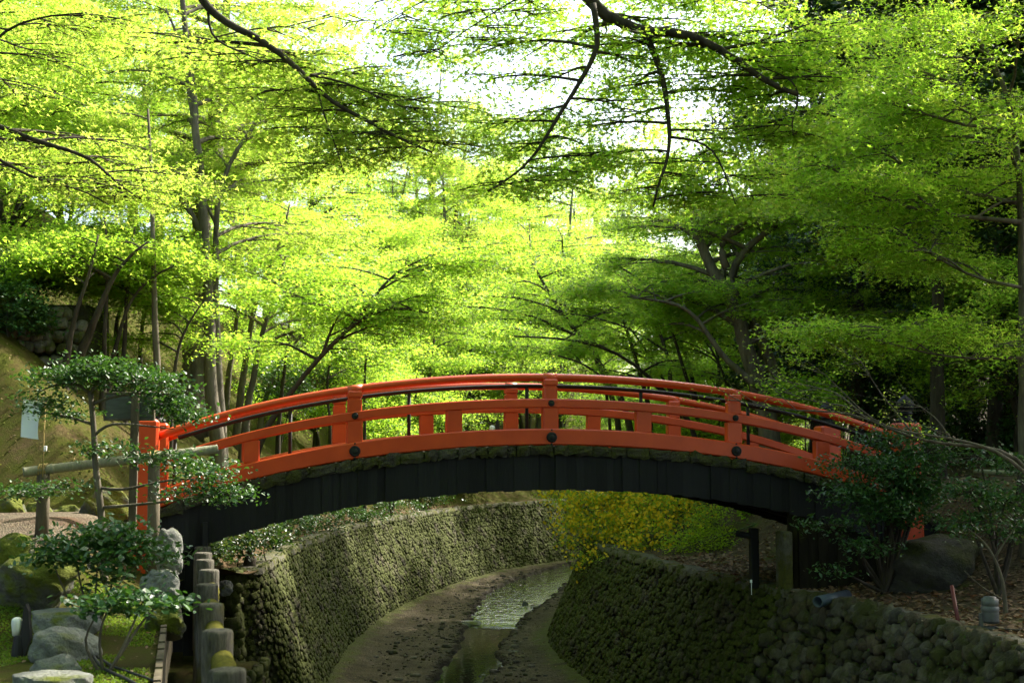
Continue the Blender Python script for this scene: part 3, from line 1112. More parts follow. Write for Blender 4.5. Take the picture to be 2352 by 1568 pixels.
def build_bridge():
    rng = np.random.default_rng(3)
    br = thing("arched_footbridge", "vermilion wooden arched footbridge with black side planking over the stream", "bridge", bp(0, BW / 2, -.6))
    for d, out in ((0.0, -1), (BW, 1)):
        m = MB()
        sec = [(d + .053 * math.cos(a), .938 + .053 * math.sin(a)) for a in np.arange(16) * 2 * math.pi / 16]
        sweep(m, -3.87, 3.87, sec, 80)
        m.build("handrail", M['red'], br)
        m = MB()
        sweep(m, -3.87, 3.87, rect(d - .085, d + .085, .537, .655))
        m.build("middle_rail", M['red'], br, smooth=False)
        m = MB()
        sweep(m, -3.9, 3.9, rect(d - .10, d + .10, .048, .262, .016))
        m.build("ground_beam", M['red'], br, smooth=False)
        for t in (-2, 0, 2):
            m = MB()
            upright(m, t, d, .205, .15, .25, .545)
            upright(m, t, d, .18, .14, .645, .815)
            upright(m, t, d, .155, .12, .80, .845)
            upright(m, t, d, .19, .15, .83, .915)
            p = m.build("post", M['red'], br, smooth=False)
            f = MB()
            disc(f, t, d + out * .085, .597, .043, .03, out)
            f.build("iron_boss", M['iron'], p)
            f = MB()
            disc(f, t, d + out * .10, .150, .070, .045, out)
            disc(f, t, d + out * .10, .150 + .095, .012, .02, out)
            disc(f, t, d + out * .10, .150 - .092, .016, .02, out)
            f.build("iron_boss", M['iron'], p)
            f = MB()
            # metal saddle strap over the handrail joint
            s2 = [(d + .0575 * math.cos(a), .938 + .0575 * math.sin(a)) for a in np.arange(16) * 2 * math.pi / 16]
            sweep(f, t - .07, t + .07, s2, 3)
            f.build("rail_collar", M['red'], p)
        for t in (-3, -1, 1, 3):
            m = MB()
            upright(m, t, d, .205, .14, .255, .545)
            m.build("strut", M['red'], br, smooth=False)
        for t in (-4, 4):
            m = MB()
            gz = -.45
            c = bp(t, d, 0)
            ztop = CAMZ + .36
            zb = ground_z(c[0], c[1]) - .2
            m.box((c[0], c[1], (zb + ztop) / 2), (.33, .33, ztop - zb), TH, 1, 0, .03)
            p = m.build("end_post", M['red'], br, smooth=False)
            f = MB()
            f.lathe((c[0], c[1], ztop), [(.11, 0), (.12, .005), (.12, .05), (.10, .06), (.085, .07), (.085, .11), (.10, .12), (.105, .13), (.10, .14), (.085, .15), (.105, .175), (.122, .21), (.125, .25), (.115, .29), (.09, .325), (.055, .355), (.025, .38), (.008, .40)])
            f.build("finial", M['iron'], p)
    # deck, earth edge, side planking, soffit
    m = MB()
    sweep(m, -4.15, 4.15, [(-.08, -.08), (-.08, .03), (BW / 2, .045), (BW + .08, .03), (BW + .08, -.08)])
    m.build("deck", M['mossedge'], br)
    for d, out in ((-.07, -1), (BW + .07, 1)):
        m = MB()
        t = -4.3
        while t < 4.3:
            w = rng.uniform(.09, .26)
            j = rng.uniform(-.012, .02)
            t1 = t + w - rng.uniform(.003, .008)
            g = 5
            V, fs = [], []
            for iu in range(g):
                for iv in range(g):
                    tt = t + (t1 - t) * iu / (g - 1)
                    bulge = .018 * (1 - (2 * iu / (g - 1) - 1) ** 4) * (1 - (2 * iv / (g - 1) - 1) ** 4)
                    V.append(bp(tt + rng.normal(0, .004), d + out * (.06 + j + bulge + rng.normal(0, .006)), -.092 + .134 * iv / (g - 1) + rng.normal(0, .006) + (rng.normal(0, .012) if iv in (0, g - 1) else 0)))
            fs = [(a * g + b, (a + 1) * g + b, (a + 1) * g + b + 1, a * g + b + 1) for a in range(g - 1) for b in range(g - 1)]
            n0 = len(V)
            for iu in range(g):
                V.append(bp(t + (t1 - t) * iu / (g - 1), d - out * .10, .046))
                V.append(bp(t + (t1 - t) * iu / (g - 1), d - out * .10, -.07))
            for iu in range(g - 1):
                fs.append((iu * g + g - 1, (iu + 1) * g + g - 1, n0 + 2 * iu + 2, n0 + 2 * iu))
                fs.append((iu * g, n0 + 2 * iu + 1, n0 + 2 * iu + 3, (iu + 1) * g))
            if out > 0:
                fs = [tuple(reversed(f)) for f in fs]
            m.add(V, fs)
            t += w
        m.build("deck_edge", M['mossedge'], br, smooth=False)
        m = MB()
        k = 0
        t = -4.3
        while t < 4.3:
            w = .098 + rng.uniform(-.02, .02)
            t1 = t + w + .012
            o = rng.uniform(0, .026)
            dd = d + out * (.012 + o)
            zb = -.535 - .012 * (k % 2) - .10 * (abs(t) / 4.3) ** 3 + rng.uniform(-.006, .006)
            a = [bp(t, dd, zb), bp(t1, dd, zb), bp(t1, dd, -.075), bp(t, dd, -.075)]
            b = [bp(t, dd - out * .03, zb), bp(t1, dd - out * .03, zb), bp(t1, dd - out * .03, -.075), bp(t, dd - out * .03, -.075)]
            fs = [(0, 1, 2, 3), (3, 2, 6, 7), (0, 4, 5, 1), (1, 5, 6, 2), (0, 3, 7, 4), (4, 7, 6, 5)]
            if out > 0:
                fs = [tuple(reversed(f)) for f in fs]
            m.add(a + b, fs)
            t += w
            k += 1
        m.build("side_planking", M['blackwood'], br, smooth=False)
    m = MB()
    sweep(m, -4.3, 4.3, [(0, -.42), (0, -.36), (BW, -.36), (BW, -.42)])
    for d in (.35, BW / 2, BW - .35):
        sweep(m, -4.3, 4.3, rect(d - .1, d + .1, -.50, -.40))
    m.build("underside_beams", M['blackwood'], br, smooth=False)
    # black steel hand rail added on the walking side
    for d in (.24,):
        m = MB()
        ts = np.linspace(-3.7, 3.72, 70)
        m.tube([bp(t, d, .835) for t in ts], .028, 10)
        r = m.build("steel_rail", M['iron'], br)
        for t in (-3.75 + .02, -2.62, -1.43, -.2, 1.04, 2.245, 3.5):
            b = MB()
            b.tube([bp(t, d, .03), bp(t, d, .43), bp(t, d, .833)], .024, 8)
            b.build("steel_upright", M['iron'], r)
    # abutments
    m = MB()
    for k in range(13):
        c = bp(2.66 + .112 * k, .02, 0)
        m.box((c[0], c[1] - .02 * (k % 2), .10), (.136, .05, 1.42 + .02 * (k % 3)), TH, 1, 0)
    for k in range(9):
        c = bp(2.72 + .10 * k, .10 + .27 * k, 0)
        m.box((c[0], c[1], .10), (.05, .31, 1.3), TH - .44, 1, 0)
    m.build("planked_abutment", M['darkplank'], br, smooth=False)
    m = MB()
    for k in range(7):
        c = bp(-3.42, -.02 + .36 * k, 0)
        m.box((c[0], c[1], -.15), (.06, .35, 1.7), TH, 1, 0)
    for k in range(7):
        c = bp(-3.45 - .105 * k, -.02, 0)
        m.box((c[0], c[1] + .01 * (k % 2), -.1 + .05 * k), (.135, .05, 1.75), TH, 1, 0)
    m.build("planked_abutment", M['blackwood'], br, smooth=False)
    m = MB()
    c = bp(2.56, .02, 0)
    m.box((c[0], c[1], -.02), (.13, .3, 1.0), TH, 1, 0, .02)
    m.build("concrete_block", M['concrete'], br, smooth=False)


build_bridge()

# ------------------------------------------------------------------ fences, poles, sign, lights
def log_fence():
    posts = [(7.0, 523, 1535), (8.5, 500, 1445), (10.0, 483, 1385), (11.5, 475, 1340), (12.9, 480, 1307), (14.0, 470, 1284), (14.9, 466, 1268), (15.9, 466, 1254)]
    P = [px(x, y, Y) for Y, x, y in posts]
    o = thing("log_fence", "low fence of thick weathered log posts with a mossy rail", "fence", (P[3][0], P[3][1], -.7))
    for k, p in enumerate(P):
        m = MB()
        r = .098
        prof = []
        rng = np.random.default_rng(70 + k)
        n, sides = 16, 22
        zs = np.r_[np.linspace(-1.1, -.02, n), -.004, 0]
        rs = np.r_[np.full(n, r), r * .93, r * .80]
        V, fs = [], []
        ph = rng.random(4) * 6
        for z, rr in zip(zs, rs):
            for j in range(sides):
                t = 2 * math.pi * j / sides
                q = rr * (1 + .05 * math.sin(9 * t + ph[0] + 2 * z) + .03 * math.sin(5 * t + ph[1] + 6 * z))
                V.append((p[0] + q * math.cos(t), p[1] + q * math.sin(t), p[2] + z))
        L = len(zs)
        fs = [(i * sides + j, i * sides + (j + 1) % sides, (i + 1) * sides + (j + 1) % sides, (i + 1) * sides + j) for i in range(L - 1) for j in range(sides)]
        fs.append(tuple((L - 1) * sides + j for j in range(sides)))
        m.add(V, fs)
        m.build("post", M['log'], o)
    m = MB()
    R = resample([q + np.array([.03, 0, -.19]) for q in P], 60)
    rng = np.random.default_rng(4)
    m.tube(R, .075 + .006 * np.sin(np.arange(60) * 1.9), 14)
    m.build("rail", M['mossrail'], o)
    # timber edging of the moss bed
    e = MB()
    for k in range(24):
        y = 7.5 + k * .29
        x = float(xl(y)) + .02
        e.box((x, y, -.28), (.05, .27, .62 + .02 * (k % 3)), math.atan(.255) * 1.0, 1, 0)
    e = e.build("timber_edging", M['timber'], None, smooth=False)
    tag(e, "low timber board edging along the moss bed left of the log fence", "edging")


t = NT("moss_coat")
n = t.noise(18, 6, .7)
t.principled(t.ramp(n, [(.3, (.045, .048, .008)), (.7, (.14, .125, .014))]), .95, .1, t.bump(n, .8, .03))
M['mossrail'] = t.m
log_fence()


def bamboo(m, a, b, r, n=9):
    a, b = np.array(a), np.array(b)
    pts, rad = [], []
    for k in range(n):
        for f, q in ((.02, 1.06), (.06, .97), (.5, 1.0), (.94, .97), (.98, 1.06)):
            pts.append(a + (b - a) * (k + f) / n)
            rad.append(r * q)
    m.tube(pts, rad, 14)


def left_barrier():
    a, b = px(52, 1084, 14.0), px(500, 1031, 14.9)
    o = thing("bamboo_barrier", "thick grey bamboo pole lying across short log posts by the red end post", "barrier", (a[0], a[1], ground_z(a[0], a[1])))
    m = MB()
    bamboo(m, a, b, .054, 7)
    m.build("pole", M['bamboo'], o)
    for f in (.10, .66):
        p = a + (b - a) * f
        g = ground_z(p[0], p[1])
        m = MB()
        m.tube([(p[0], p[1] + .0, g - .15), (p[0] + .01, p[1], (g + p[2]) / 2), (p[0], p[1], p[2] - .045)], [.075, .07, .068], 12)
        q = m.build("post", M['timber'], o)
        m = MB()
        d = (b - a) / np.linalg.norm(b - a)
        for k in range(4):
            c = p + d * (k - 1.5) * .022
            ring = [c + np.array([0, math.cos(t), math.sin(t)]) * .062 for t in np.linspace(0, 2 * math.pi, 15)]
            m.tube(ring, .010, 6, cap=False)
        m.build("binding", M['cord'], q)


left_barrier()


def right_barrier():
    a, b = px(2238, 1083, 17.6), px(2420, 1092, 16.8)
    o = thing("bamboo_rail", "pale bamboo rail half hidden in the shrubs by the far red end post", "barrier", (b[0], b[1], ground_z(b[0], b[1])))
    m = MB()
    bamboo(m, a, b, .04, 4)
    m.build("pole", M['bamboo'], o)
    p = a + (b - a) * .97
    m = MB()
    m.tube([(p[0], p[1], ground_z(p[0], p[1]) - .1), (p[0], p[1], p[2] - .04)], .06, 10)
    m.build("post", M['timber'], o)


right_barrier()


def paper_sheet():
    c = px(103, 1085, 13.9)
    o = thing("paper_banner", "blank white paper sheet hanging from a thin stick above the bamboo pole", "banner", (c[0], c[1], c[2]))
    m = MB()
    m.tube([px(98, 1095, 13.92), px(101, 1000, 13.92), px(105, 918, 13.92)], .006, 6)
    m.tube([px(50, 914, 13.9), px(108, 921, 13.9)], .005, 6)
    m.build("stick", M['cord'], o)
    m = MB()
    n = 12
    V, fs = [], []
    for i in range(n + 1):
        f = i / n
        y = 916 + 87 * f
        bow = -5 * math.sin(f * math.pi) - 2 * f
        for j in range(7):
            g = j / 6
            p = px(54 + bow + 45 * g, y + 6 * g, 13.88)
            p[1] += .05 * math.sin(f * 3 + g * 2) - .06 * f
            V.append(p)
    for i in range(n):
        for j in range(6):
            q = i * 7 + j
            fs.append((q, q + 7, q + 8, q + 1))
    m.add(V, fs)
    m.build("sheet", M['paper'], o)
    m = MB()
    p = px(104, 1030, 13.9)
    m.box(p, (.03, .02, .06), 0, 1, 0, .004)
    m.build("weight", M['paper'], o)


paper_sheet()


def sign():
    g = px(305, 1190, 14.6)
    o = thing("notice_board", "dark notice board on a weathered wooden post in front of the red end post", "sign", (g[0], g[1], ground_z(g[0], g[1])))
    m = MB()
    p0, p1 = px(305, 1200, 14.55), px(311, 880, 14.55)
    m.box(((p0[0] + p1[0]) / 2, 14.55, (p0[2] + p1[2]) / 2 - .1), (.085, .07, p1[2] - p0[2] + .2), .1, 1, 0, .008)
    m.build("post", M['timber'], o, smooth=False)
    m = MB()
    c = px(297, 933, 14.62)
    m.box((c[0], 14.63, c[2]), (.53, .03, .29), .05, 1, 0, .004)
    b = m.build("panel", M['board'], o, smooth=False)
    m = MB()
    for zz in (-.152, .152):
        m.box((c[0], 14.63, c[2] + zz), (.57, .05, .025), .05, 1, 0, .004)
    for xx in (-.275, .275):
        m.box((c[0] + xx, 14.63 + xx * .05, c[2]), (.022, .05, .30), .05, 1, 0, .004)
    m.build("frame", M['timber'], b, smooth=False)


sign()


def path_light(c, label, s=1.0, lean=1):
    o = thing("path_light", label, "light", c, "low path lights")
    m = MB()
    c = np.array(c)
    # leaning wedge blade
    w = .055 * s
    pts = [(-.045, 0), (.055, 0), (.095, .16), (.075, .36), (.055, .41), (.035, .36), (.02, .14)]
    V = [c + np.array([x * s, -w / 2, z * s]) for x, z in pts] + [c + np.array([x * s, w / 2, z * s]) for x, z in pts]
    k = len(pts)
    fs = [tuple(range(k)), tuple(range(2 * k - 1, k - 1, -1))] + [(i, k + i, k + (i + 1) % k, (i + 1) % k) for i in range(k)]
    m.add(V, fs)
    m.lathe(c, [(.055 * s, -.02), (.055 * s, .03 * s), (.04 * s, .16 * s), (.035 * s, .17 * s)], 14)
    m.build("body", M['rubber'], o, smooth=False)
    m = MB()
    m.lathe(c + np.array([-.02 * s, 0, .165 * s]), [(.030 * s, 0), (.037 * s, .05 * s), (.042 * s, .10 * s), (.038 * s, .125 * s), (.02 * s, .14 * s)], 18)
    m.build("lamp_glass", M['lampglass'], o)


p = px(45, 1420, 10.2)
path_light((p[0], p[1], ground_z(p[0], p[1])), "black wedge shaped path light with white lamp between path and mossy boulder", 1.0)
c = bp(-.26, BW - .35, .04)
path_light(c, "black path light with white lamp standing on the bridge deck", 1.0)


def floodlight():
    p = px(2275, 1432, 13.9)
    z = ground_z(p[0], p[1])
    o = thing("floodlight", "grey ribbed cylindrical floodlight standing in the leaf litter", "light", (p[0], p[1], z))
    m = MB()
    prof = [(.055, .06), (.075, .06), (.075, .075)]
    for k in range(6):
        prof += [(.078, .075 + k * .014), (.072, .082 + k * .014)]
    prof += [(.078, .165), (.078, .20), (.07, .205), (.07, .215), (.074, .22), (.074, .27), (.055, .275), (.055, .29), (.0, .292)]
    m.lathe((p[0], p[1], z), [(r * 1.2, h * 1.2) for r, h in prof], 22)
    m.build("housing", M['greymetal'], o)
    m = MB()
    m.box((p[0] - .10, p[1], z + .09), (.03, .06, .17), 0, 1, 0, .004)
    m.box((p[0] - .02, p[1], z + .02), (.18, .10, .03), 0, 1, 0, .004)
    m.build("bracket", M['greymetal'], o, smooth=False)
    m = MB()
    q = [np.array([p[0] + .02, p[1] - .02, z + .03])]
    for dx, dy in ((.08, -.12), (.2, -.2), (.34, -.18), (.55, -.22), (.9, -.3)):
        xx, yy = p[0] + dx, p[1] + dy
        q.append(np.array([xx, yy, ground_z(xx, yy) + .02]))
    m.tube(smooth_poly(q, 20), .009, 6)
    m.build("cable", M['rubber'], o)


floodlight()
m = MB()
m.tube([px(2186, 1345, 14.3), px(2203, 1440, 14.0)], .022, 8)
tag(m.build("marker_stake", M['stake']), "leaning dark red stake in the leaf litter left of the floodlight", "stake")
a, b = px(1878, 1381, 16.2), px(1945, 1366, 16.8)
m = MB()
th = np.arange(16) * 2 * math.pi / 16
d = (b - a) / np.linalg.norm(b - a)
e1 = np.cross(d, [0, 0, 1.])
e1 /= np.linalg.norm(e1)
e2 = np.cross(e1, d)
rings = [(a, .07), (b, .07), (b, .058), (a, .058)]
V = [c + r * (math.cos(t) * e1 + math.sin(t) * e2) for c, r in rings for t in th]
m.add(V, [(i * 16 + j, i * 16 + (j + 1) % 16, ((i + 1) % 4) * 16 + (j + 1) % 16, ((i + 1) % 4) * 16 + j) for i in range(4) for j in range(16)])
tag(m.build("drain_pipe", M['pipe']), "blue grey drain pipe end poking out above the cobble wall", "pipe")


def black_rail_post():
    p = px(1732, 1345, 18.0)
    o = thing("black_rail_fence", "black wooden post and rail standing in the dark under the bridge", "fence", (p[0], p[1], 0))
    for xx, ww in ((1733, .115),):
        m = MB()
        q0, q1 = px(xx, 1350, 18.2), px(xx, 1212, 18.2)
        m.box((q0[0], 18.2, (q0[2] + q1[2]) / 2), (ww, ww, q1[2] - q0[2]), .2, 1, 0, .012)
        m.build("post", M['blackwood'], o, smooth=False)
    m = MB()
    m.tube([px(1690, 1224, 18.25), px(1731, 1232, 18.2)], .045, 10)
    m.build("rail", M['blackwood'], o, smooth=False)
    m = MB()
    m.box(px(1726, 1348, 17.9), (.008, .008, .2), 0, 1)
    m.box(px(1725, 1334, 17.9), (.03, .01, .04), 0, 1)
    tag(m.build("plant_label", M['paper'], None, smooth=False), "small pale plant marker at the foot of the black post", "marker")


black_rail_post()
# garden hoses on the moss
for k, (pts, lb) in enumerate([([(205, 1440, 10.2), (210, 1500, 9.6), (235, 1535, 9.3), (300, 1560, 9.0), (360, 1600, 8.6)], "black garden hose curving down the moss bed beside the boulders"),
                               ([(215, 1500, 9.7), (260, 1530, 9.4), (330, 1552, 9.2), (400, 1580, 9.0)], "second thinner black hose running across the moss bed")]):
    q = []
    for x, y, Y in pts:
        u, v = (x - 1176.0) / F, (784.0 - y) / F
        kk = (0.02 - CAMZ) / (SP + v * CP)
        xx, yy = u * kk, (CP - v * SP) * kk
        q.append(np.array([xx, yy, max(ground_z(xx, yy), 0) + .015]))
    m = MB()
    m.tube(smooth_poly(q, 24), .013 - .003 * k, 7)
    tag(m.build("garden_hose", M['rubber']), lb, "hose")

# ------------------------------------------------------------------ trees
def stem3(pts, Y, n=18, ground=True, sway=None):
    """stem through photograph points [(x, y[, Y])], run down to the ground at its foot"""
    P = []
    for p in pts:
        P.append(px(p[0], p[1], p[2] if len(p) > 2 else Y))
    P = np.array(P)
    if ground:
        g = ground_z(P[0, 0], P[0, 1]) - .25
        if P[0, 2] > g + .3:
            P = np.r_[[[P[0, 0] + .15 * (P[0, 0] - P[1, 0]), P[0, 1], g]], P]
    return smooth_poly(P, n)


def tree(name, label, seed, stems, mat_l='maple', mat_b='bark', size=.085, group=None, leafn=98, tpl=MAPLE3, cat="tree"):
    """stems: list of dicts(P, r0, r1, nl, reach, ...)"""
    size = size if tpl is OVAL else size * .64
    rng = np.random.default_rng(seed)
    base = stems[0]['P'][0]
    o = thing(name, label, cat, (base[0], base[1], ground_z(base[0], base[1])), group)
    mb, L = MB(), Leaves()
    for s in stems:
        P, r0, r1 = s['P'], s['r0'], s['r1']
        n = len(P)
        f = np.linspace(0, 1, n)
        rad = r0 + (r1 - r0) * f ** .8
        if s.get('flare', True):
            rad = rad * (1 + .6 * np.exp(-f * n / 1.3))
        P = P + rng.normal(0, 1, P.shape) * (rad * .10)[:, None]
        mb.tube(P, rad, s.get('sides', 9))
        if s.get('nl', 0):
            grow(rng, mb, L, P, r0, r1, s['nl'], s['reach'], s.get('f0', .4), s.get('leafn', leafn), s.get('size', size), s.get('spr', .55),
                 s.get('subs', (5, 8)), s.get('lift', .5), s.get('az', 1.57), s.get('azw', 1.9), s.get('tilt', .55), thick=s.get('thick', .05))
    mb.build("trunk", M[mat_b], o)
    if L.count():
        L.build("crown", tpl, M[mat_l], o, rng)
    return o


def D(P, r0, r1, nl=0, reach=2.0, **k):
    return dict(P=P, r0=r0, r1=r1, nl=nl, reach=reach, **k)


GM = "maples on the moss slope"
tree("tall_maple", "tall maple with twin straight stems beside the fat pale trunk", 101, [
    D(stem3([(500, 1000), (482, 880), (480, 700), (470, 540), (462, 430), (450, 300), (440, 180), (425, 80), (420, 0), (405, -120), (400, -230)], 24, 26), .15, .035, 16, 3.0, f0=.5, az=1.57, azw=.8),
    D(stem3([(510, 990), (498, 800), (492, 650), (497, 520), (500, 410), (520, 370), (560, 330), (600, 260)], 24.2, 20), .12, .03, 10, 2.8, f0=.55, az=1.57, azw=.8),
    D(stem3([(470, 545), (438, 480), (380, 420), (330, 380)], 24, 8, False), .07, .02, 6, 2.4, f0=.3, flare=False, az=1.57, azw=1.5),
    D(stem3([(448, 300), (432, 200), (420, 100), (380, 20)], 24, 8, False), .05, .02, 6, 2.4, f0=.3, flare=False, az=1.57, azw=1.5),
    D(stem3([(560, 330), (610, 240), (640, 150), (620, 100)], 24.2, 8, False), .04, .015, 6, 2.0, f0=.2, flare=False, az=1.57, azw=1.5),
], 'maple_sun', 'bark_pale', .08)
tree("thick_tree", "tree with the fat pale buttressed trunk on the slope", 102, [
    D(stem3([(432, 960), (440, 860), (452, 740), (458, 600), (470, 420), (500, 250), (520, 50), (530, -150)], 27, 22), .34, .05, 20, 3.6, f0=.5, az=1.57, azw=1.5)], 'maple_sun', 'bark', .085)
tree("slender_tree", "slender straight dark trunk standing alone left of the fat pale trunk", 103, [
    D(stem3([(362, 930), (357, 760), (352, 620), (350, 480), (346, 380), (340, 250)], 22, 18), .085, .02, 6, 1.3, f0=.7, az=2.4, azw=.8)], 'maple_sun', 'bark', .075)
sl = [([(150, 850), (165, 745), (215, 600), (225, 540)], .07, "thin maple leaning right above the dry stone wall"),
      ([(165, 850), (208, 765), (240, 680), (265, 612), (340, 555)], .11, "dark maple forking low on the moss slope beside the dry stone wall"),
      ([(238, 860), (243, 700), (250, 600), (240, 500)], .06, "upright slim maple second to the right of the dark forked maple"),
      ([(250, 860), (290, 700), (330, 640), (400, 610)], .06, "slim maple bending right below the slender straight tree"),
      ([(285, 850), (287, 720), (300, 600), (310, 520)], .065, "slim maple nearest to the left of the slender straight tree"),
      ([(395, 900), (408, 790), (440, 720), (470, 690)], .06, "short crooked maple just left of the fat pale trunk"),
      ([(215, 840), (230, 740), (262, 640), (290, 540)], .05, "thinnest maple stem on the slope right of the dark forked maple")]
for k, (pts, r, lb) in enumerate(sl):
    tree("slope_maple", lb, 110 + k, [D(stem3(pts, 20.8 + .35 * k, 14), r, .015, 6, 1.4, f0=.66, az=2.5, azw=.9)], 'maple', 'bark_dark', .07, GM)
bl = [([(545, 960), (562, 850), (575, 740), (600, 640), (650, 560), (665, 470)], 29, .11, "leaning maple just right of the twin stemmed maple behind the bridge"),
      ([(520, 900), (543, 740), (556, 600), (560, 480)], 31, .09, "upright maple close behind the twin stemmed maple"),
      ([(560, 985), (590, 820), (612, 720), (640, 660), (655, 590)], 27, .12, "dark leaning maple behind the lower left of the handrail"),
      ([(600, 940), (628, 850), (700, 760), (760, 640)], 33, .08, "faint maple behind the handrail left of the curved maple")]
for k, (pts, Y, r, lb) in enumerate(bl):
    tree("slope_maple", lb, 130 + k, [D(stem3(pts, Y, 16), r, .02, 10, 2.6, f0=.6)], 'maple', 'bark', .075, "maples behind the left half of the bridge")
tree("curved_maple", "maple whose dark stem arches far to the right behind the left handrail", 140, [
    D(stem3([(585, 1000), (655, 925), (690, 868), (740, 812), (800, 752), (855, 702), (905, 690), (985, 718)], 21, 18), .085, .02, 8, 1.5, f0=.6),
    D(stem3([(830, 725), (880, 650), (930, 610), (985, 590)], 21, 9, False), .035, .012, 9, 1.6, f0=.2, flare=False),
    D(stem3([(740, 812), (770, 730), (800, 690)], 21, 7, False), .03, .012, 5, 1.4, f0=.3, flare=False)], 'maple', 'bark_dark', .07)
cl = [([(1450, 940), (1375, 830), (1312, 750), (1262, 680), (1220, 600)], 30, .13, "thick maple stem leaning left, frontmost behind the bridge crest"),
      ([(1420, 930), (1352, 790), (1310, 690), (1280, 600)], 32, .12, "maple stem leaning left just behind the frontmost leaning one"),
      ([(1400, 900), (1345, 720), (1325, 640)], 34, .08, "thin maple stem leaning left farthest behind the bridge crest"),
      ([(1495, 940), (1455, 800), (1420, 700), (1395, 620)], 31, .10, "maple stem leaning left right of the bridge crest"),
      ([(1545, 930), (1535, 800), (1490, 700), (1440, 640)], 29, .09, "forked maple stem halfway between bridge crest and old gnarled maple"),
      ([(1600, 900), (1570, 780), (1500, 690), (1430, 610)], 33, .09, "slim leaning maple stem just left of the old gnarled maple")]
for k, (pts, Y, r, lb) in enumerate(cl):
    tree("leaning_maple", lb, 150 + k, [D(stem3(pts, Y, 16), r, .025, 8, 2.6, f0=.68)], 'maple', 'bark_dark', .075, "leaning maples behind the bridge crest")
xt_ = [([(640, 960), (660, 800), (668, 700), (690, 560)], 30, .07, "slim dark maple stem behind the left handrail just left of the arching stem"),
       ([(838, 975), (836, 860), (850, 720), (846, 620)], 34, .07, "upright dark stem right behind the first full bridge post"),
       ([(988, 960), (984, 850), (1002, 760), (1000, 660)], 42, .09, "far upright stem between the first and the middle full bridge posts"),
       ([(1020, 960), (1040, 860), (1012, 740), (990, 650)], 44, .08, "far bent stem just left of the middle full bridge post"),
       ([(1480, 950), (1500, 820), (1518, 700), (1510, 600)], 33, .07, "slim stem leaning right among the left leaning maples"),
       ([(1575, 950), (1510, 850), (1460, 760), (1385, 690)], 32, .08, "strongly leaning slim stem in front of the old gnarled maple"),
       ([(1655, 950), (1650, 800), (1622, 700), (1600, 620)], 34, .08, "upright slim stem close left of the old gnarled maple"),
       ([(1690, 940), (1640, 800), (1560, 720)], 29, .06, "thin crossing stem at the foot of the old gnarled maple"),
       ([(760, 975), (745, 880), (770, 780), (775, 680)], 33, .06, "thin stem behind the handrail left of the first full bridge post"),
       ([(200, 850), (190, 740), (180, 640), (150, 540)], 23, .06, "slim stem leaning left above the dry stone wall"),
       ([(320, 870), (325, 740), (345, 640), (390, 540)], 24, .06, "slim stem just right of the slender straight tree"),
       ([(270, 850), (262, 740), (300, 650), (370, 590)], 23.5, .07, "dark bending stem in the thick of the slope maples")]
for k, (pts, Y, r, lb) in enumerate(xt_):
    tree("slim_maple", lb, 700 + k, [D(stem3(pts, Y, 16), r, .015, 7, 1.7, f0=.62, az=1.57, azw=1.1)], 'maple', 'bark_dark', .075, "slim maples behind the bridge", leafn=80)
tree("spreading_maple", "maple with one long pale branch reaching left above the bridge crest", 160, [
    D(stem3([(1600, 960), (1500, 880), (1442, 810), (1400, 796), (1310, 776), (1180, 772)], 27, 16), .075, .018, 5, 1.3, f0=.45),
    D(stem3([(1400, 880), (1340, 830), (1260, 812), (1185, 800)], 26.6, 10, False), .03, .01, 4, 1.1, f0=.2, flare=False),
    D(stem3([(1605, 950), (1560, 820), (1530, 700), (1480, 640), (1400, 600)], 27, 12, False), .05, .015, 7, 1.8, f0=.4, flare=False)], 'maple', 'bark_dark', .07)
tree("gnarled_maple", "old gnarled maple with thick mossy forked trunk behind the right half of the bridge", 170, [
    D(stem3([(1775, 985), (1738, 880), (1705, 770), (1690, 690), (1640, 640), (1605, 560), (1590, 470)], 24, 20), .25, .07, 14, 3.0, f0=.5, sides=12),
    D(stem3([(1810, 950), (1770, 830), (1735, 750), (1715, 690)], 24.3, 12, False), .15, .08, 4, 2.4, f0=.6),
    D(stem3([(1690, 690), (1668, 615), (1700, 582), (1760, 530), (1800, 505), (1880, 440)], 24, 12, False), .10, .03, 9, 2.4, f0=.3, flare=False),
    D(stem3([(1668, 615), (1650, 560), (1690, 520), (1740, 500)], 24, 10, False), .08, .03, 6, 2.0, f0=.4, flare=False),
    D(stem3([(1745, 890), (1665, 825), (1642, 805), (1622, 750), (1570, 695), (1500, 690), (1440, 680)], 23.6, 14, False), .075, .02, 9, 1.7, f0=.4, flare=False)],
    'maple', 'bark', .08)
tree("edge_maple", "maple with thin straight stem and dark boughs at the edge above the shaded bank", 180, [
    D(stem3([(2350, 1050), (2347, 850), (2346, 600), (2344, 420), (2335, 280), (2300, 150), (2240, 70), (2170, 0), (2120, -80)], 16.5, 22), .075, .02, 10, 2.0, f0=.6, az=3.6, azw=1.2),
    D(stem3([(2345, 300), (2200, 290), (2110, 255), (2050, 240)], 16.5, 8, False), .03, .01, 7, 1.4, f0=.2, flare=False),
    D(stem3([(2345, 510), (2160, 492), (2080, 480), (1990, 440), (1900, 380)], 16.3, 10, False), .035, .01, 10, 1.4, f0=.2, flare=False),
    D(stem3([(2345, 470), (2220, 440), (2130, 430), (2040, 350), (1980, 300)], 16.6, 10, False), .03, .01, 8, 1.4, f0=.2, flare=False),
    D(stem3([(2345, 660), (2230, 640), (2120, 570), (2050, 520)], 16.2, 9, False), .025, .01, 7, 1.3, f0=.2, flare=False),
    D(stem3([(2345, 820), (2200, 830), (2050, 790), (1920, 760)], 15.8, 9, False), .02, .008, 8, 1.2, f0=.2, flare=False)],
    'maple', 'bark', .065)

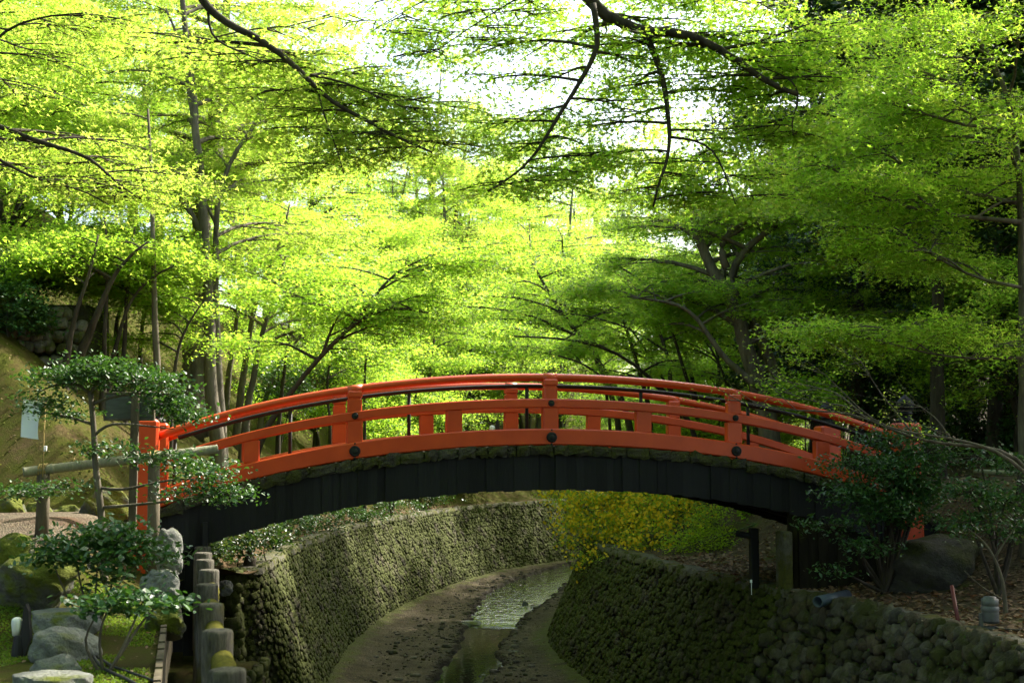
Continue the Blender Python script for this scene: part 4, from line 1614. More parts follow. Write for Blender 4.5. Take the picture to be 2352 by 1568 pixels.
# overhanging boughs: two trees whose trunks stand outside the picture
tree("overhanging_maple", "maple whose thick black boughs hang in from the top over the bridge crest", 190, [
    D(smooth_poly(np.array([(3.6, 3.0, -.1), (3.5, 3.2, 2.5), (3.2, 4.2, 5.0), (2.6, 7.5, 6.6), (1.6, 11.5, 6.6), px(1330, -40, 14)]), 20), .20, .075, 0),
    D(stem3([(1330, -40), (1345, 0), (1388, 32), (1440, 62), (1485, 76), (1560, 72), (1640, 105), (1715, 155), (1790, 208), (1832, 216)], 14, 24, False), .080, .028, 11, 1.3, f0=.15, flare=False, az=1.57, azw=1.25, lift=.25),
    D(stem3([(1362, 10), (1372, 80), (1380, 115), (1345, 160), (1320, 212), (1280, 270), (1245, 332), (1215, 376), (1160, 418), (1120, 440)], 13.8, 22, False), .038, .010, 13, 1.25, f0=.15, flare=False, az=1.57, azw=1.25, lift=.25),
    D(stem3([(1482, 76), (1506, 130), (1526, 182), (1530, 240), (1541, 312), (1531, 380), (1505, 440), (1500, 475)], 14.2, 18, False), .044, .012, 11, 1.25, f0=.2, flare=False, az=1.57, azw=1.25, lift=.25),
    D(stem3([(1541, 315), (1600, 322), (1640, 332), (1665, 400), (1690, 470)], 14.3, 10, False), .018, .006, 6, 1.0, f0=.2, flare=False, az=1.57, azw=1.25, lift=.25),
    D(stem3([(1660, 112), (1760, 95), (1830, 62), (1890, 48)], 14.1, 9, False), .022, .008, 6, 1.0, f0=.2, flare=False, az=1.57, azw=1.25, lift=.25),
    D(stem3([(1832, 216), (1834, 245), (1816, 272), (1822, 312)], 14.1, 8, False), .015, .006, 4, .9, f0=.3, flare=False, az=1.57, azw=1.25, lift=.25),
    D(stem3([(1330, -40), (1260, -45), (1190, -5), (1120, 38), (1050, 82), (1000, 120)], 14, 12, False), .016, .004, 9, 1.0, f0=.2, flare=False, az=1.57, azw=1.25, lift=.25, leafn=26),
    D(stem3([(1340, -30), (1420, -75), (1520, -55), (1620, -20), (1720, 10)], 14.2, 12, False), .018, .005, 9, 1.0, f0=.2, flare=False, az=1.57, azw=1.25, lift=.2, leafn=40),
    D(stem3([(1190, -60), (1060, -55), (980, 0), (900, 40), (850, 75)], 14.4, 12, False), .014, .004, 9, 1.0, f0=.2, flare=False, az=1.57, azw=1.25, lift=.25, leafn=26),
    D(stem3([(1832, 216), (1834, 190), (1790, 170), (1740, 150)], 14.1, 8, False), .012, .006, 4, .8, f0=.3, flare=False, az=1.57, azw=1.25, lift=.25)],
    'maple', 'bark_dark', .066, tpl=MAPLE5, leafn=44)
tree("overhanging_maple", "maple whose black bough sweeps down from the top across the sunlit foliage", 191, [
    D(smooth_poly(np.array([(-4.4, 4.0, -.1), (-4.5, 4.2, 2.6), (-4.6, 6.0, 4.6), (-4.5, 9.0, 5.8), px(440, -50, 13.5)]), 18), .17, .06, 0),
    D(stem3([(440, -50), (460, 0), (487, 36), (540, 64), (600, 90), (652, 130), (702, 172), (732, 216), (790, 250), (852, 282), (920, 320), (992, 350)], 13.5, 26, False), .052, .012, 13, 1.2, f0=.32, flare=False, az=1.57, azw=1.25, lift=.25),
    D(stem3([(702, 172), (780, 182), (850, 215), (936, 250)], 13.4, 9, False), .016, .006, 6, 1.0, f0=.3, flare=False, az=1.57, azw=1.25, lift=.25),
    D(stem3([(478, 30), (476, 82), (500, 102), (560, 120), (620, 150)], 13.5, 9, False), .016, .006, 6, 1.0, f0=.3, flare=False, az=1.57, azw=1.25, lift=.25),
    D(stem3([(732, 216), (745, 270), (770, 330), (790, 400)], 13.5, 9, False), .012, .005, 4, .8, f0=.3, flare=False, az=1.57, azw=1.25, lift=.25)],
    'maple_sun', 'bark_dark', .066, tpl=MAPLE5, leafn=36)
tree("overhanging_maple", "maple whose two dark boughs reach in from the side above the paper banner", 192, [
    D(smooth_poly(np.array([(-8.5, 13, .2), (-8.4, 13.2, 2.2), (-7.6, 14, 4.4), px(-60, 275, 15)]), 14), .14, .05, 0),
    D(stem3([(-60, 275), (0, 290), (60, 315), (150, 345), (222, 362), (242, 402), (312, 452)], 15, 16, False), .042, .010, 10, 1.2, f0=.2, flare=False, az=1.57, azw=1.25, lift=.25),
    D(stem3([(-60, 330), (0, 370), (60, 400), (110, 422), (180, 430), (250, 470)], 15, 14, False), .025, .007, 8, 1.1, f0=.2, flare=False, az=1.57, azw=1.25, lift=.25),
    D(stem3([(-60, 275), (-40, 100), (60, 40), (200, 30)], 15, 12, False), .03, .008, 10, 1.3, f0=.2, flare=False, az=1.57, azw=1.25, lift=.25)],
    'maple_sun', 'bark_dark', .06, tpl=MAPLE3, leafn=30)

# filler maples: a few kinds, copied
def proto(seed, h, spread, mat, bark, lean=0.0, nl=22, size=.050, leafn=128, forks=2, f0=.3):
    rng = np.random.default_rng(seed)
    o = thing("woodland_maple", "maple", "tree", (0, 0, 0))
    mb, L = MB(), Leaves()
    for k in range(forks):
        a = rng.random() * 6.28
        s = np.linspace(0, 1, 9)
        P = np.stack([np.cos(a) * spread * .28 * s ** 1.5 + lean * s + .12 * np.sin(s * 7 + k), np.sin(a) * spread * .28 * s ** 1.5 + .12 * np.cos(s * 6 + k), h * (1 - .12 * k) * s - .3], 1)
        r0 = .016 * h * (1 - .2 * k) + .02
        mb.tube(P, np.linspace(r0, .02, 9), 8)
        grow(rng, mb, L, P, r0, .02, nl // forks, spread, f0, leafn, size, .70, (6, 9), .5, thick=.07)
    mb.build("trunk", M[bark], o)
    L.build("crown", MAPLE3, M[mat], o, rng)
    return o


PROT = {
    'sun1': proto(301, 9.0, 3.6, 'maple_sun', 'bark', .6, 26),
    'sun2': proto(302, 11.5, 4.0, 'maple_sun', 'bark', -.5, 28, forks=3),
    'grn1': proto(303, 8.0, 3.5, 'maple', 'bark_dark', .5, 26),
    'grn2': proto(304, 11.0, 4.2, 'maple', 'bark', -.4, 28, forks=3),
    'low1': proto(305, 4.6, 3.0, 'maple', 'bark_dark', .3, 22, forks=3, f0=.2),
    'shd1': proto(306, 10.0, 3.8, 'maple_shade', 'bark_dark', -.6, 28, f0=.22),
}
USED = {}


def put(kind, x, y, sc, rz, label, group, name=None):
    src = PROT[kind]
    if kind not in USED:
        o = src
    else:
        o = copy_tree(src)
    USED[kind] = 1
    o.location = (x, y, ground_z(x, y))
    o.rotation_euler = (0, 0, rz)
    o.scale = (sc, sc, sc)
    tag(o, label, "tree", group)
    if name:
        o.name = name
    return o


GF = "maples filling the wood behind the bridge"
frng = random.Random(8)
LAB_L = "sunlit yellow green maple high on the slope among its neighbours"
LAB_C = "green maple in the distance behind the bridge, one of many alike"
LAB_R = "shaded green maple in the wood on the dark side of the stream"
fill = [
    # slope, left
    ('sun1', -11.8, 27, 1.0, LAB_L), ('sun2', -12.5, 29, 1.0, LAB_L), ('sun2', -15, 34, 1.05, LAB_L),
    ('sun1', -11, 37, 1.0, LAB_L), ('sun2', -8.2, 40, 1.0, LAB_L), ('sun2', -18, 42, 1.1, LAB_L), ('sun1', -13, 46, 1.1, LAB_L), ('sun2', -9.5, 50, 1.1, LAB_L),
    ('low1', -11.5, 33, 1.1, LAB_L), ('sun1', -20, 52, 1.2, LAB_L),
    ('sun1', -12.4, 22, .9, LAB_L), ('low1', -9.6, 24.5, .95, LAB_L), ('grn1', -11.2, 25.5, .8, LAB_L), ('sun2', -25, 60, 1.3, LAB_L),
    # centre, far
    ('grn1', -4.6, 45, .95, LAB_C), ('grn1', -1.5, 46, .9, LAB_C), ('grn2', -5.2, 55, 1.0, LAB_C), ('low1', -3.6, 41, 1.0, LAB_C), ('low1', -5.4, 36, .95, LAB_C),
    ('grn1', .4, 52, .95, LAB_C), ('grn1', 10.5, 50, 1.1, LAB_C), ('grn2', -2, 66, 1.0, LAB_C), ('grn2', 5, 66, 1.0, LAB_C), ('low1', 4.6, 36.5, .9, LAB_C),
    ('sun1', 1.5, 60, 1.05, LAB_C), ('sun2', -3.5, 58, 1.2, LAB_C), ('grn2', 1.0, 50, 1.15, LAB_C), ('grn1', -7.5, 47, 1.2, LAB_C), ('grn2', -5.0, 65, 1.4, LAB_C), ('sun2', .5, 68, 1.35, LAB_C), ('grn2', 3.8, 60, 1.2, LAB_C), ('sun2', 5.5, 76, 1.5, LAB_C), ('grn2', 8, 56, 1.1, LAB_C), ('sun1', -1.0, 78, 1.6, LAB_C), ('low1', -2, 49, 1.3, LAB_C), ('sun1', -2.5, 54, 1.25, LAB_C), ('grn1', 2.0, 57, 1.25, LAB_C), ('low1', 9.5, 58, 1.5, LAB_C), ('sun2', -10, 70, 1.1, LAB_C), ('sun1', 10, 72, 1.1, LAB_C), ('sun1', -6, 80, 1.1, LAB_C), ('sun1', 3, 82, 1.1, LAB_C), 
    ('low1', 6.2, 37, 1.0, LAB_C), ('low1', -4.5, 62, 1.2, LAB_C),
    # right
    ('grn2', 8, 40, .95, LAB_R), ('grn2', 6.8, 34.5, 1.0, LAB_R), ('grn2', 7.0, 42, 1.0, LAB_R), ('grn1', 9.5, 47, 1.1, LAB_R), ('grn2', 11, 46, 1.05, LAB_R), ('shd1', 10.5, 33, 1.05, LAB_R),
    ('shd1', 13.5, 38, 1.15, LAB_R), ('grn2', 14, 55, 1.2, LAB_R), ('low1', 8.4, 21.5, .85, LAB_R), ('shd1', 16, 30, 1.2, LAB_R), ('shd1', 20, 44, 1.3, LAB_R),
]
for k, (kd, x, y, sc, lb) in enumerate(fill):
    put(kd, x, y, sc, frng.random() * 6.28, lb, {LAB_L: "sunlit maples on the slope", LAB_C: "distant maples behind the bridge", LAB_R: "maples in the shaded wood"}[lb])

# unseen trees added round the viewer to shade the foreground
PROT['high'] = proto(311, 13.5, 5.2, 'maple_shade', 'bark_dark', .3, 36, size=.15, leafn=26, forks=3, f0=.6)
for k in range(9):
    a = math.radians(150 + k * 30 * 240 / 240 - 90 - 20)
    put('shd1', 11.5 * math.cos(a + math.pi * .5 + .35) * 1.0, -3.5 - 8.0 * abs(math.sin(a + math.pi * .5 + .35)), 1.25, frng.random() * 6.28, "unseen leafy maple added behind the viewpoint for shade", "unseen shade maples round the viewpoint")
for x, y, sc in [(11.0, 13.0, 1.25), (-7.2, 14.2, 1.25), (2.5, -1.0, 1.0), (6.6, 5.0, 1.0), (-7.0, 4.0, 1.0), (1.5, -5.0, .95), (-4.5, -7.0, 1.0), (8.6, 11.0, 1.0), (-10.5, 10.5, 1.0), (7.0, -4.5, 1.0)]:
    put('high', x, y, sc, frng.random() * 6.28, "unseen tall maple added beside the viewpoint for shade", "unseen shade maples round the viewpoint")

# evergreen trees of the dark wood
def ever(seed, h, spread, r, f0=.15):
    rng = np.random.default_rng(seed)
    o = thing("evergreen_tree", "evergreen", "tree", (0, 0, 0))
    mb, L = MB(), Leaves()
    s = np.linspace(0, 1, 10)
    P = np.stack([.15 * np.sin(s * 4 + seed), .15 * np.cos(s * 3 + seed), h * s - .3], 1)
    mb.tube(P, np.linspace(r, .04, 10) * (1 + .5 * np.exp(-s * 9)), 10)
    grow(rng, mb, L, P, r, .04, 30, spread, f0, 75, .15, .6, (5, 8), .35, tilt=.8, thick=.20)
    mb.build("trunk", M['bark_dark'], o)
    L.build("crown", OVAL, M['evergreen'], o, rng)
    return o


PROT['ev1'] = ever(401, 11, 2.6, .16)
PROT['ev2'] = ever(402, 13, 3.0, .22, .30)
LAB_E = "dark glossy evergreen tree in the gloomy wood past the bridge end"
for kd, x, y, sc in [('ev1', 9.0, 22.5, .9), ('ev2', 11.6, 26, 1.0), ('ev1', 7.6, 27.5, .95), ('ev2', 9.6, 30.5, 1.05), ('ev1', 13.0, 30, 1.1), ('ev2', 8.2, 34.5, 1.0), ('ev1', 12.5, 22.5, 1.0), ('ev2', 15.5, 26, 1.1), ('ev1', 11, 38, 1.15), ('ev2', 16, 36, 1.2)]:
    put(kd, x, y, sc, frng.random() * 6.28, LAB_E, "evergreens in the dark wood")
# bare dark trunks seen low in the wood
for k, (x, w, Y, lb) in enumerate([(2150, .12, 21, "dark straight trunk nearest to the red end post finial"), (2225, .11, 24, "slim black trunk second from the picture edge side of the finial"), (2285, .12, 22, "black trunk between the slim one and the thick one in the dark wood"), (2325, .24, 23, "thickest black trunk in the dark wood"), (1965, .13, 27, "dark trunk behind the sagging green boughs above the bridge end")]):
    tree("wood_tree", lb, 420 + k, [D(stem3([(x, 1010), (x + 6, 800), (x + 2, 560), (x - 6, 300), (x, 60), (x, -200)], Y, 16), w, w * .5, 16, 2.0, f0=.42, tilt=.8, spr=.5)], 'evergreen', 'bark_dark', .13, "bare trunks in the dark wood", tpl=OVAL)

# bare twiggy shrub with pale boughs at the picture edge
def bare_boughs():
    rng = np.random.default_rng(9)
    base = px(2420, 1150, 14.0)
    o = thing("bare_shrub", "bare shrub with long pale boughs reaching left across the handrail", "shrub", (base[0], base[1], ground_z(base[0], base[1])))
    m, L = MB(), Leaves()
    lines = [[(2420, 1250), (2400, 1130), (2352, 1078), (2290, 1030), (2210, 1010), (2110, 996), (2030, 985), (1975, 945), (1930, 890), (1895, 860)],
             [(2420, 1200), (2380, 1080), (2300, 1022), (2190, 1024), (2100, 1012), (1995, 962), (1940, 935), (1850, 950), (1780, 938), (1700, 920)],
             [(2100, 1000), (2060, 950), (2020, 900), (1990, 850), (1965, 810)],
             [(2000, 965), (1940, 930), (1880, 925), (1800, 900)],
             [(1975, 945), (1920, 900), (1830, 880), (1780, 872)],
             [(2190, 1015), (2150, 960), (2110, 930), (2075, 925)]]
    for k, ln in enumerate(lines):
        P = smooth_poly(np.array([px(x, y, 14.0 + .1 * k) for x, y in ln]), 20)
        r = .028 if k < 2 else .012
        m.tube(P, np.linspace(r, .004, 20), 7, cap=False)
        for j in range(9 if k < 2 else 6):
            q = P[rng.integers(9 if k < 2 else 3, 20)]
            d = np.array([-.3 - .5 * rng.random(), rng.normal(0, .3), rng.normal(.12, .22)])
            tw = q + np.outer(np.linspace(0, 1, 5), d * .7) + np.array([0, 0, 1.]) * (np.linspace(0, 1, 5) ** 2 * .05)[:, None]
            m.tube(tw, np.linspace(.005, .002, 5), 4, cap=False)
            for h in (.5, .8, 1.0):
                n = 5
                c = q + d * .7 * h
                L.add(c + rng.normal(0, .05, (n, 3)), .03 + .02 * rng.random(n), np.c_[rng.normal(0, .5, (n, 2)), np.ones(n)])
    m.build("branches", M['bark'], o)
    L.build("young_leaves", OVAL, M['maple_sun'], o, rng)


bare_boughs()

# ------------------------------------------------------------------ shrubs
def shrub(name, label, seed, base, clouds, mat='camellia', size=.07, bark='bark_pale', r=.03, tpl=OVAL, blossoms=None, cat="shrub", tilt=.7, group=None, stems=None, twigs=True):
    """clouds: list of (centre, (rx, ry, rz), leaves); stems run from the base into each cloud"""
    rng = np.random.default_rng(seed)
    base = np.array(base, float)
    o = thing(name, label, cat, base, group)
    m, L, Bl = MB(), Leaves(), Leaves()
    if stems is not None:
        for P, ra, rb in stems:
            m.tube(P, np.linspace(ra, rb, len(P)), 8)
    for c, rad, n in clouds:
        c, rad = np.array(c, float), np.array(rad, float)
        if stems is None:
            mid = (base + c) / 2 + rng.normal(0, .08, 3)
            P = smooth_poly(np.array([base, mid, c]), 8)
            m.tube(P, np.linspace(r, r * .35, 8), 6, cap=False)
        nt = max(4, n // 28)
        for _ in range(nt):
            d = rng.normal(size=3)
            d /= np.linalg.norm(d)
            e = c + d * rad * (.35 + .65 * rng.random() ** .6)
            if twigs:
                m.tube(np.array([c + (e - c) * .1, c + (e - c) * .55 + rng.normal(0, .02, 3), e]), [r * .22, r * .16, .002], 4, cap=False)
            kk = n // nt
            cl = np.minimum(rad, .16) * .8
            pos = e + rng.normal(0, 1, (kk, 3)) * cl * np.array([1, 1, .5])
            L.add(pos, size * (.6 + .7 * rng.random(kk)), np.c_[rng.normal(0, tilt, (kk, 2)), np.ones(kk)])
            if blossoms:
                kb = rng.binomial(kk, blossoms)
                if kb:
                    Bl.add(e + rng.normal(0, 1, (kb, 3)) * cl * 1.1 + np.array([0, -.03, .03]), .026 + .014 * rng.random(kb), np.c_[rng.normal(0, .8, kb), -1 + rng.normal(0, .6, kb), .6 + rng.normal(0, .5, kb)])
    if m.n:
        m.build("stems", M[bark], o)
    L.build("foliage", tpl, M[mat], o, rng)
    if Bl.count():
        Bl.build("blossoms", PETAL, M['blossom'], o, rng)["kind"] = "stuff"
    return o


def cl(x, y, Y, rx, rz, n, ry=None):
    k = Y / F
    return (px(x, y, Y), (rx * k, (ry if ry else rx * .7) * k, rz * k), n)


# small spreading evergreen by the sign
g = px(245, 1195, 13.6)
gz = ground_z(g[0], g[1])
tr = smooth_poly(np.array([(g[0], 13.6, gz - .1), px(232, 1150, 13.6), px(218, 1085, 13.6), px(218, 1000, 13.6), px(210, 930, 13.6), px(208, 900, 13.6)]), 16)
lims = [(tr, .045, .028)]
for pts in ([(216, 1000), (245, 970), (310, 975), (400, 985)], [(210, 930), (240, 912), (300, 905), (380, 900), (440, 930)], [(208, 905), (180, 880), (130, 880), (80, 905)], [(208, 905), (225, 870), (260, 850), (330, 850)],
            [(215, 975), (170, 960), (120, 950), (80, 945)], [(228, 1120), (280, 1130), (340, 1110), (430, 1095), (520, 1110)], [(238, 1165), (300, 1160), (400, 1150), (480, 1135), (560, 1120)]):
    lims.append((smooth_poly(np.array([px(x, y, 13.6) for x, y in pts]), 12), .018, .005))
shrub("garden_evergreen", "small flat topped evergreen with thin bent trunk in front of the notice board", 501, (g[0], 13.6, gz), [
    cl(150, 865, 13.6, 75, 26, 1100), cl(240, 850, 13.6, 85, 24, 1300), cl(320, 870, 13.5, 80, 28, 1200), cl(395, 915, 13.5, 55, 32, 800), cl(430, 955, 13.5, 35, 20, 350), cl(110, 925, 13.6, 55, 22, 500), cl(150, 950, 13.7, 60, 14, 250),
    cl(380, 1050, 13.4, 70, 20, 500), cl(470, 1085, 13.4, 70, 24, 700), cl(520, 1135, 13.4, 55, 20, 500), cl(420, 1130, 13.4, 70, 22, 350), cl(240, 1030, 13.6, 60, 22, 300), cl(120, 1120, 13.6, 90, 18, 400), cl(50, 1130, 13.6, 60, 18, 250)], 'camellia', .055, 'bark', .02, stems=lims, cat="small tree")
b = px(240, 1545, 9.4)
b1 = px(215, 1400, 11.2)
shrub("camellia_shrub", "glossy leaved camellia bush growing among the path boulders", 502, (b1[0], b1[1], ground_z(b1[0], b1[1]) - .05), [
    cl(165, 1245, 11.2, 80, 26, 480), cl(270, 1225, 11.3, 85, 28, 560), cl(225, 1285, 11.1, 105, 26, 520), cl(330, 1275, 11.2, 55, 34, 420), cl(120, 1285, 11.1, 60, 22, 260), cl(235, 1335, 11.2, 45, 24, 120)], 'camellia', .07, 'bark', .013)
shrub("camellia_shrub", "thin sapling with a forked stem rising from the green moss bed", 503, (b[0], b[1], ground_z(b[0], b[1]) - .05), [
    cl(330, 1375, 9.6, 55, 26, 240), cl(255, 1385, 9.5, 45, 24, 150), cl(375, 1380, 9.8, 40, 20, 160), cl(230, 1400, 9.4, 35, 24, 90)], 'camellia', .07, 'bark', .014)
# shrubs at the shaded bridge end
b = px(2030, 1285, 17.0)
shrub("bridge_end_shrub", "loose small leaved evergreen shrub swallowing the far end of the railing", 504, (b[0], b[1], ground_z(b[0], b[1])), [
    cl(1960, 1065, 16.8, 82, 24, 806), cl(2040, 1010, 17.0, 77, 24, 682), cl(2060, 1090, 16.7, 99, 27, 930), cl(2130, 1040, 17.0, 77, 27, 682), cl(1960, 1140, 16.6, 77, 24, 682), cl(2040, 1170, 16.5, 88, 27, 744), cl(1900, 1205, 16.5, 66, 19, 310), cl(2110, 1140, 16.9, 77, 33, 620), cl(1985, 1255, 16.4, 77, 22, 372), cl(1930, 1310, 16.3, 49, 16, 124), cl(2075, 1050, 17.0, 60, 26, 800), cl(2090, 1120, 16.9, 60, 28, 800), cl(2060, 1180, 16.8, 70, 30, 700), cl(1990, 1120, 16.6, 80, 26, 600), cl(2100, 1000, 17.2, 40, 18, 260), cl(2085, 1080, 16.7, 50, 36, 700), cl(2095, 1160, 16.7, 45, 30, 500)], 'camellia', .062, 'bark_dark', .03)
b = px(2290, 1290, 15.8)
shrub("bridge_end_shrub", "dark evergreen shrub below the pale bamboo rail", 505, (b[0], b[1], ground_z(b[0], b[1])), [
    cl(2230, 1130, 15.9, 82, 24, 600), cl(2310, 1150, 15.7, 77, 27, 600), cl(2340, 1080, 16.0, 66, 27, 420), cl(2230, 1200, 15.7, 88, 20, 420), cl(2330, 1220, 15.5, 66, 21, 240), cl(2250, 1050, 16.7, 88, 24, 480)], 'camellia', .062, 'bark_dark', .03)
SY = 14.9
b = px(2310, 1375, SY)
tr = smooth_poly(np.array([(b[0], SY, ground_z(b[0], SY) - .1), px(2305, 1330, SY), px(2285, 1280, SY), px(2262, 1240, SY), px(2225, 1215, SY)]), 12)
shrub("bare_sapling", "leafless twiggy sapling beside the huge dark boulder", 506, (b[0], SY, ground_z(b[0], SY)), [cl(2290, 1210, SY, 70, 45, 150), cl(2220, 1215, SY, 50, 30, 90)], 'evergreen', .05, 'timber', .02,
      stems=[(tr, .03, .008), (smooth_poly(np.array([px(2285, 1280, SY), px(2310, 1240, SY), px(2340, 1200, SY)]), 8), .015, .004), (smooth_poly(np.array([px(2300, 1375, SY - .1), px(2250, 1345, SY - .2), px(2215, 1310, SY - .2)]), 8), .012, .004)])
# kerria with yellow flowers
def kerria(label, seed, bx, by, clouds):
    shrub("kerria_bush", label, seed, (bx, by, ground_z(bx, by)), clouds, 'kerria', .05, 'kerriastem', .012, blossoms=.18, tilt=.6, group="yellow flowering bushes on the stream wall")


t = NT("green_cane")
t.principled((.06, .10, .02), .6, .3)
M['kerriastem'] = t.m
kerria("yellow flowering bush hanging over the corner of the mossy wall", 511, 2.6, 27.0, [
    cl(1330, 1160, 27.4, 60, 36, 1100), cl(1410, 1150, 27.1, 70, 36, 1400), cl(1300, 1200, 27.8, 45, 28, 500), cl(1370, 1205, 26.9, 60, 36, 1100), cl(1440, 1200, 26.4, 60, 40, 1300), cl(1395, 1265, 26.2, 50, 40, 500), cl(1290, 1140, 28.6, 50, 22, 500), cl(1330, 1235, 26.8, 45, 30, 500), cl(1420, 1300, 24.8, 45, 22, 300), cl(1360, 1285, 26.0, 40, 26, 300), cl(1460, 1145, 27, 90, 26, 1200)])
kerria("yellow flowering bush under the right half of the bridge arch", 512, 3.6, 24.8, [
    cl(1500, 1170, 25.5, 75, 40, 1600), cl(1570, 1180, 25.2, 70, 45, 1600), cl(1500, 1235, 24.8, 75, 40, 1400), cl(1470, 1295, 24.3, 55, 30, 500), cl(1550, 1300, 24.0, 50, 26, 500)])
t2 = shrub("arching_bush", "green arching bush beside the black post under the bridge", 513, (4.4, 23.3, ground_z(4.4, 23.3)), [
    cl(1640, 1200, 23.8, 60, 45, 1300), cl(1600, 1250, 23.6, 80, 45, 1500), cl(1660, 1265, 23.3, 55, 45, 900), cl(1590, 1320, 23.1, 60, 26, 500)], 'kerria', .055, 'kerriastem', .012, tilt=.6)

# clipped azaleas along the top of the sunlit wall
hrng = random.Random(4)
az = [(480, 1265, 18.6, 60, 40), (560, 1235, 20.5, 70, 34), (640, 1215, 22.5, 75, 30), (720, 1200, 25.0, 60, 26), (800, 1175, 28, 60, 20), (885, 1160, 31, 55, 18), (965, 1150, 34, 50, 18), (1045, 1142, 37, 50, 16), (1120, 1136, 40, 45, 15), (1190, 1132, 42, 45, 14), (1250, 1128, 44, 40, 14)]
names = ["first", "second", "third", "fourth", "fifth", "sixth", "seventh", "eighth", "farthest"]
for k, (x, y, Y, rx, rz, lb) in enumerate([(487, 1262, 20.2, 42, 26, "small dark azalea right behind the far posts of the log fence"), (545, 1250, 20.9, 55, 34, "spreading dark azalea above the stepped ledges under the bridge"), (615, 1232, 22.0, 55, 30, "dark azalea at the near end of the sunlit wall top"), (470, 1225, 21.5, 70, 40, "dark azalea deep in the shadow under the bridge end")]):
    p = px(x, y, Y)
    sc = Y / F
    shrub("azalea_mound", lb, 590 + k, (p[0], Y, ground_z(p[0], Y) - .03), [(p, (rx * sc, rx * sc * .8, rz * sc), 900)], 'evergreen', .075, 'bark_dark', .014, group="azalea bushes along the wall top")
for k, (x, y, Y, rx, rz) in enumerate(az):
    if k < 2:
        continue
    Y *= K
    p = px(x, y, Y)
    gx = min(p[0], float(xl(Y)) - (.5 if k < 4 else .38))
    sc = Y / F
    gz = ground_z(gx, Y)
    shrub("azalea_mound", names[k - 2] + " of the low azalea bushes running into the distance along the sunlit wall top", 530 + k, (gx, Y, gz),
          [((gx, Y, gz + rz * sc * 1.0), (rx * sc * (1.25 if k < 4 else 1.6), rx * sc * .6, rz * sc * 1.25), 2000)], 'camellia', .07, 'bark_dark', .012, group="azalea bushes along the wall top")
# undergrowth bushes on the slope and by the stream behind the bridge
ub = [(2120, 960, 24, 80, 60, 'evergreen', "dark undergrowth bush right of the red end post finial"), (2230, 980, 23, 80, 60, 'evergreen', "dark undergrowth bush between the black trunks"), (2330, 990, 22, 80, 60, 'camellia', "glinting undergrowth bush at the foot of the thickest black trunk"),
      (2020, 900, 27, 90, 70, 'camellia', "leafy bush behind the sagging end of the handrail"), (2200, 860, 29, 110, 70, 'camellia', "sunlit glinting bush deep in the dark wood"), (1930, 830, 30, 90, 60, 'evergreen', "dark bush behind the long bare twigs"), (2330, 840, 28, 90, 80, 'evergreen', "tall dark bush at the edge of the dark wood"),
      (20, 700, 20.5, 70, 60, 'camellia', "dark bush behind the dry stone wall at the picture edge"), (640, 880, 31, 75, 60, 'camellia', "grey green bush behind the handrail right of the twin stemmed maple"), (760, 830, 36, 70, 55, 'camellia', "bush with pale glinting leaves behind the curved maple"),
      (60, 620, 21.5, 80, 40, 'camellia', "dark bush higher up the slope above the dry stone wall"), (900, 990, 36, 70, 40, 'maple', "light green bush seen through the railing left of centre"), (1060, 985, 52, 70, 34, 'maple', "light green bush seen through the railing at the crest"),
      (1330, 972, 56, 80, 34, 'maple', "green bush far behind the railing just right of the bridge crest"), (1420, 975, 60, 70, 34, 'maple', "farthest green bush seen through the railing right of the bridge crest"), (1480, 1000, 34, 70, 36, 'maple', "light green bush seen through the railing well right of the crest"), (1600, 1000, 28, 90, 40, 'maple_shade', "green bush seen through the railing below the old gnarled maple"), (1850, 900, 22, 90, 55, 'maple_shade', "loose twiggy bush left of the shrub swallowing the railing"),
      (1760, 1180, 24, 60, 40, 'maple_shade', "bush in the light behind the black post under the bridge")]
for k, (x, y, Y, rx, rz, mt, lb) in enumerate(ub):
    p = px(x, y, Y)
    sc = Y / F
    gz = ground_z(p[0], Y)
    shrub("understory_bush", lb, 560 + k, (p[0], Y, gz), [(p, (rx * sc, rx * sc * .8, rz * sc), 1500), (p + np.array([.4 * rx * sc, .3, -.4 * rz * sc]), (rx * sc * .8, rx * sc * .6, rz * sc * .8), 900)], mt, .085, 'bark_dark', .02)

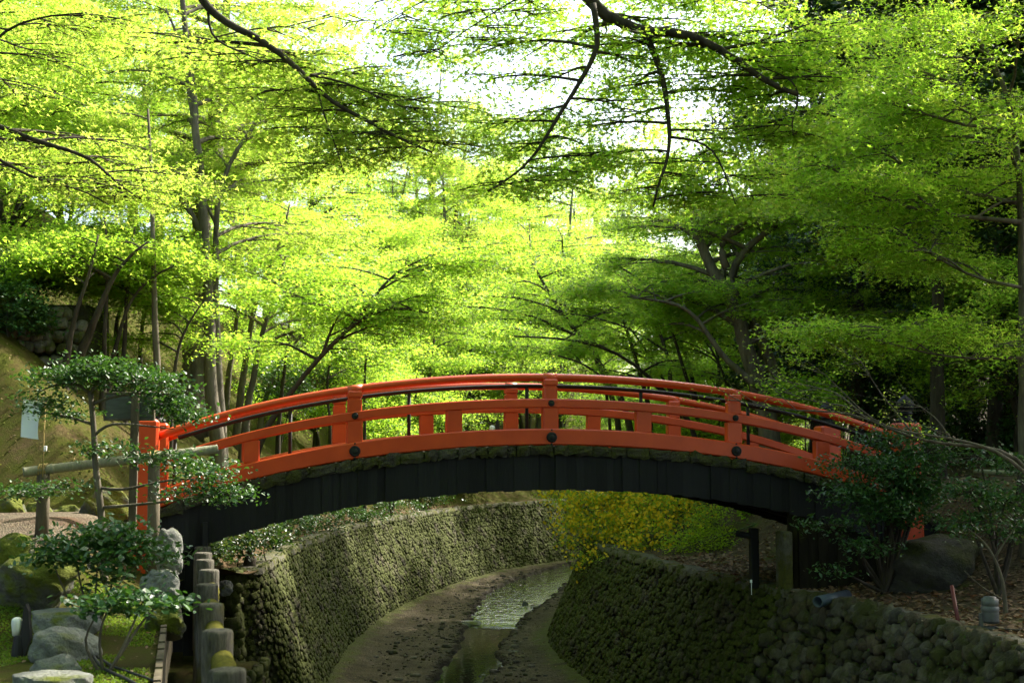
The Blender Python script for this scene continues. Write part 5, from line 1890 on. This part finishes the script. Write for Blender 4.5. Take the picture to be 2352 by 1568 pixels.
# ------------------------------------------------------------------ ground litter and grass
def litter():
    rng = np.random.default_rng(77)
    n = 6500
    y = rng.uniform(10, 23, n)
    x = xr(y) + rng.exponential(1.3, n)
    z = zright(x, y) + .012 + .01 * rng.random(n)
    L = Leaves()
    L.add(np.stack([x, y, z], 1), .05 + .07 * rng.random(n), np.c_[rng.normal(0, .35, (n, 2)), np.ones(n)])
    o = L.build("fallen_leaves", OVAL, M['fallen'], None, rng)
    tag(o, "dry fallen leaves scattered on the shaded bank", None, None, 'stuff')
    L = Leaves()
    n = 1500
    y = rng.uniform(8, 30, n)
    x = xl(y) - rng.random(n) ** 1.5 * 5
    L.add(np.stack([x, y, zleft(x, y) + .012], 1), .025 + .03 * rng.random(n), np.c_[rng.normal(0, .3, (n, 2)), np.ones(n)])
    n = 900
    y = rng.uniform(16, 40, n)
    x = np.where(rng.random(n) < .5, xl(y) + .9 + rng.exponential(.25, n), xr(y) - .9 - rng.exponential(.2, n))
    L.add(np.stack([x, y, np.full(n, BED + .06)], 1), .025 + .03 * rng.random(n), np.c_[rng.normal(0, .3, (n, 2)), np.ones(n)])
    o = L.build("fallen_leaves", OVAL, M['fallen'], None, rng)
    tag(o, "dry fallen leaves on the moss and stream bed", None, None, 'stuff')
    # needles, twigs and leaves lying on the hillside
    n = 11000
    y = rng.uniform(14, 36, n)
    x = xl(y) - 1.0 - rng.random(n) * 11
    L = Leaves()
    L.add(np.stack([x, y, zleft(x, y) + .015], 1), .022 + .034 * rng.random(n), np.c_[.5 + rng.normal(0, .35, n), rng.normal(-.2, .35, n), np.ones(n)])
    o = L.build("fallen_leaves", OVAL, M['slopelitter'], None, rng)
    tag(o, "small dry leaves and moss shreds strewn over the hillside", None, None, 'stuff')
    # moss tufts / short blades on the green bed in front
    n = 26000
    y = rng.uniform(8.3, 13.5, n)
    x = xl(y) - .05 - rng.random(n) * 2.2
    keep = (x > -5.0) & (lump(x * 2, y * 2) > -.12)
    x, y = x[keep], y[keep]
    n = len(x)
    L = Leaves()
    L.add(np.stack([x, y, zleft(x, y) + .008], 1), .015 + .018 * rng.random(n), np.c_[rng.normal(0, 1, (n, 2)), .55 * np.ones(n)])
    o = L.build("moss_tufts", OVAL, M['grass'], None, rng)
    tag(o, "bright green moss tufts on the bed inside the boulders", None, None, 'stuff')
    # small weeds growing out of the cobble walls
    L = Leaves()
    n = 800
    y = rng.uniform(10, 26, n)
    v = rng.random(n)
    x = xr(y) - .95 * v - .08
    L.add(np.stack([x, y, TER - 2.1 * v], 1) + rng.normal(0, .02, (n, 3)), .025 + .03 * rng.random(n), np.c_[-1 + rng.normal(0, .5, n), rng.normal(0, .7, n), .6 + rng.normal(0, .4, n)])
    o = L.build("wall_weeds", OVAL, M['wallweed'], None, rng)
    tag(o, "tiny weeds sprouting from the stone walls", None, None, 'stuff')


litter()
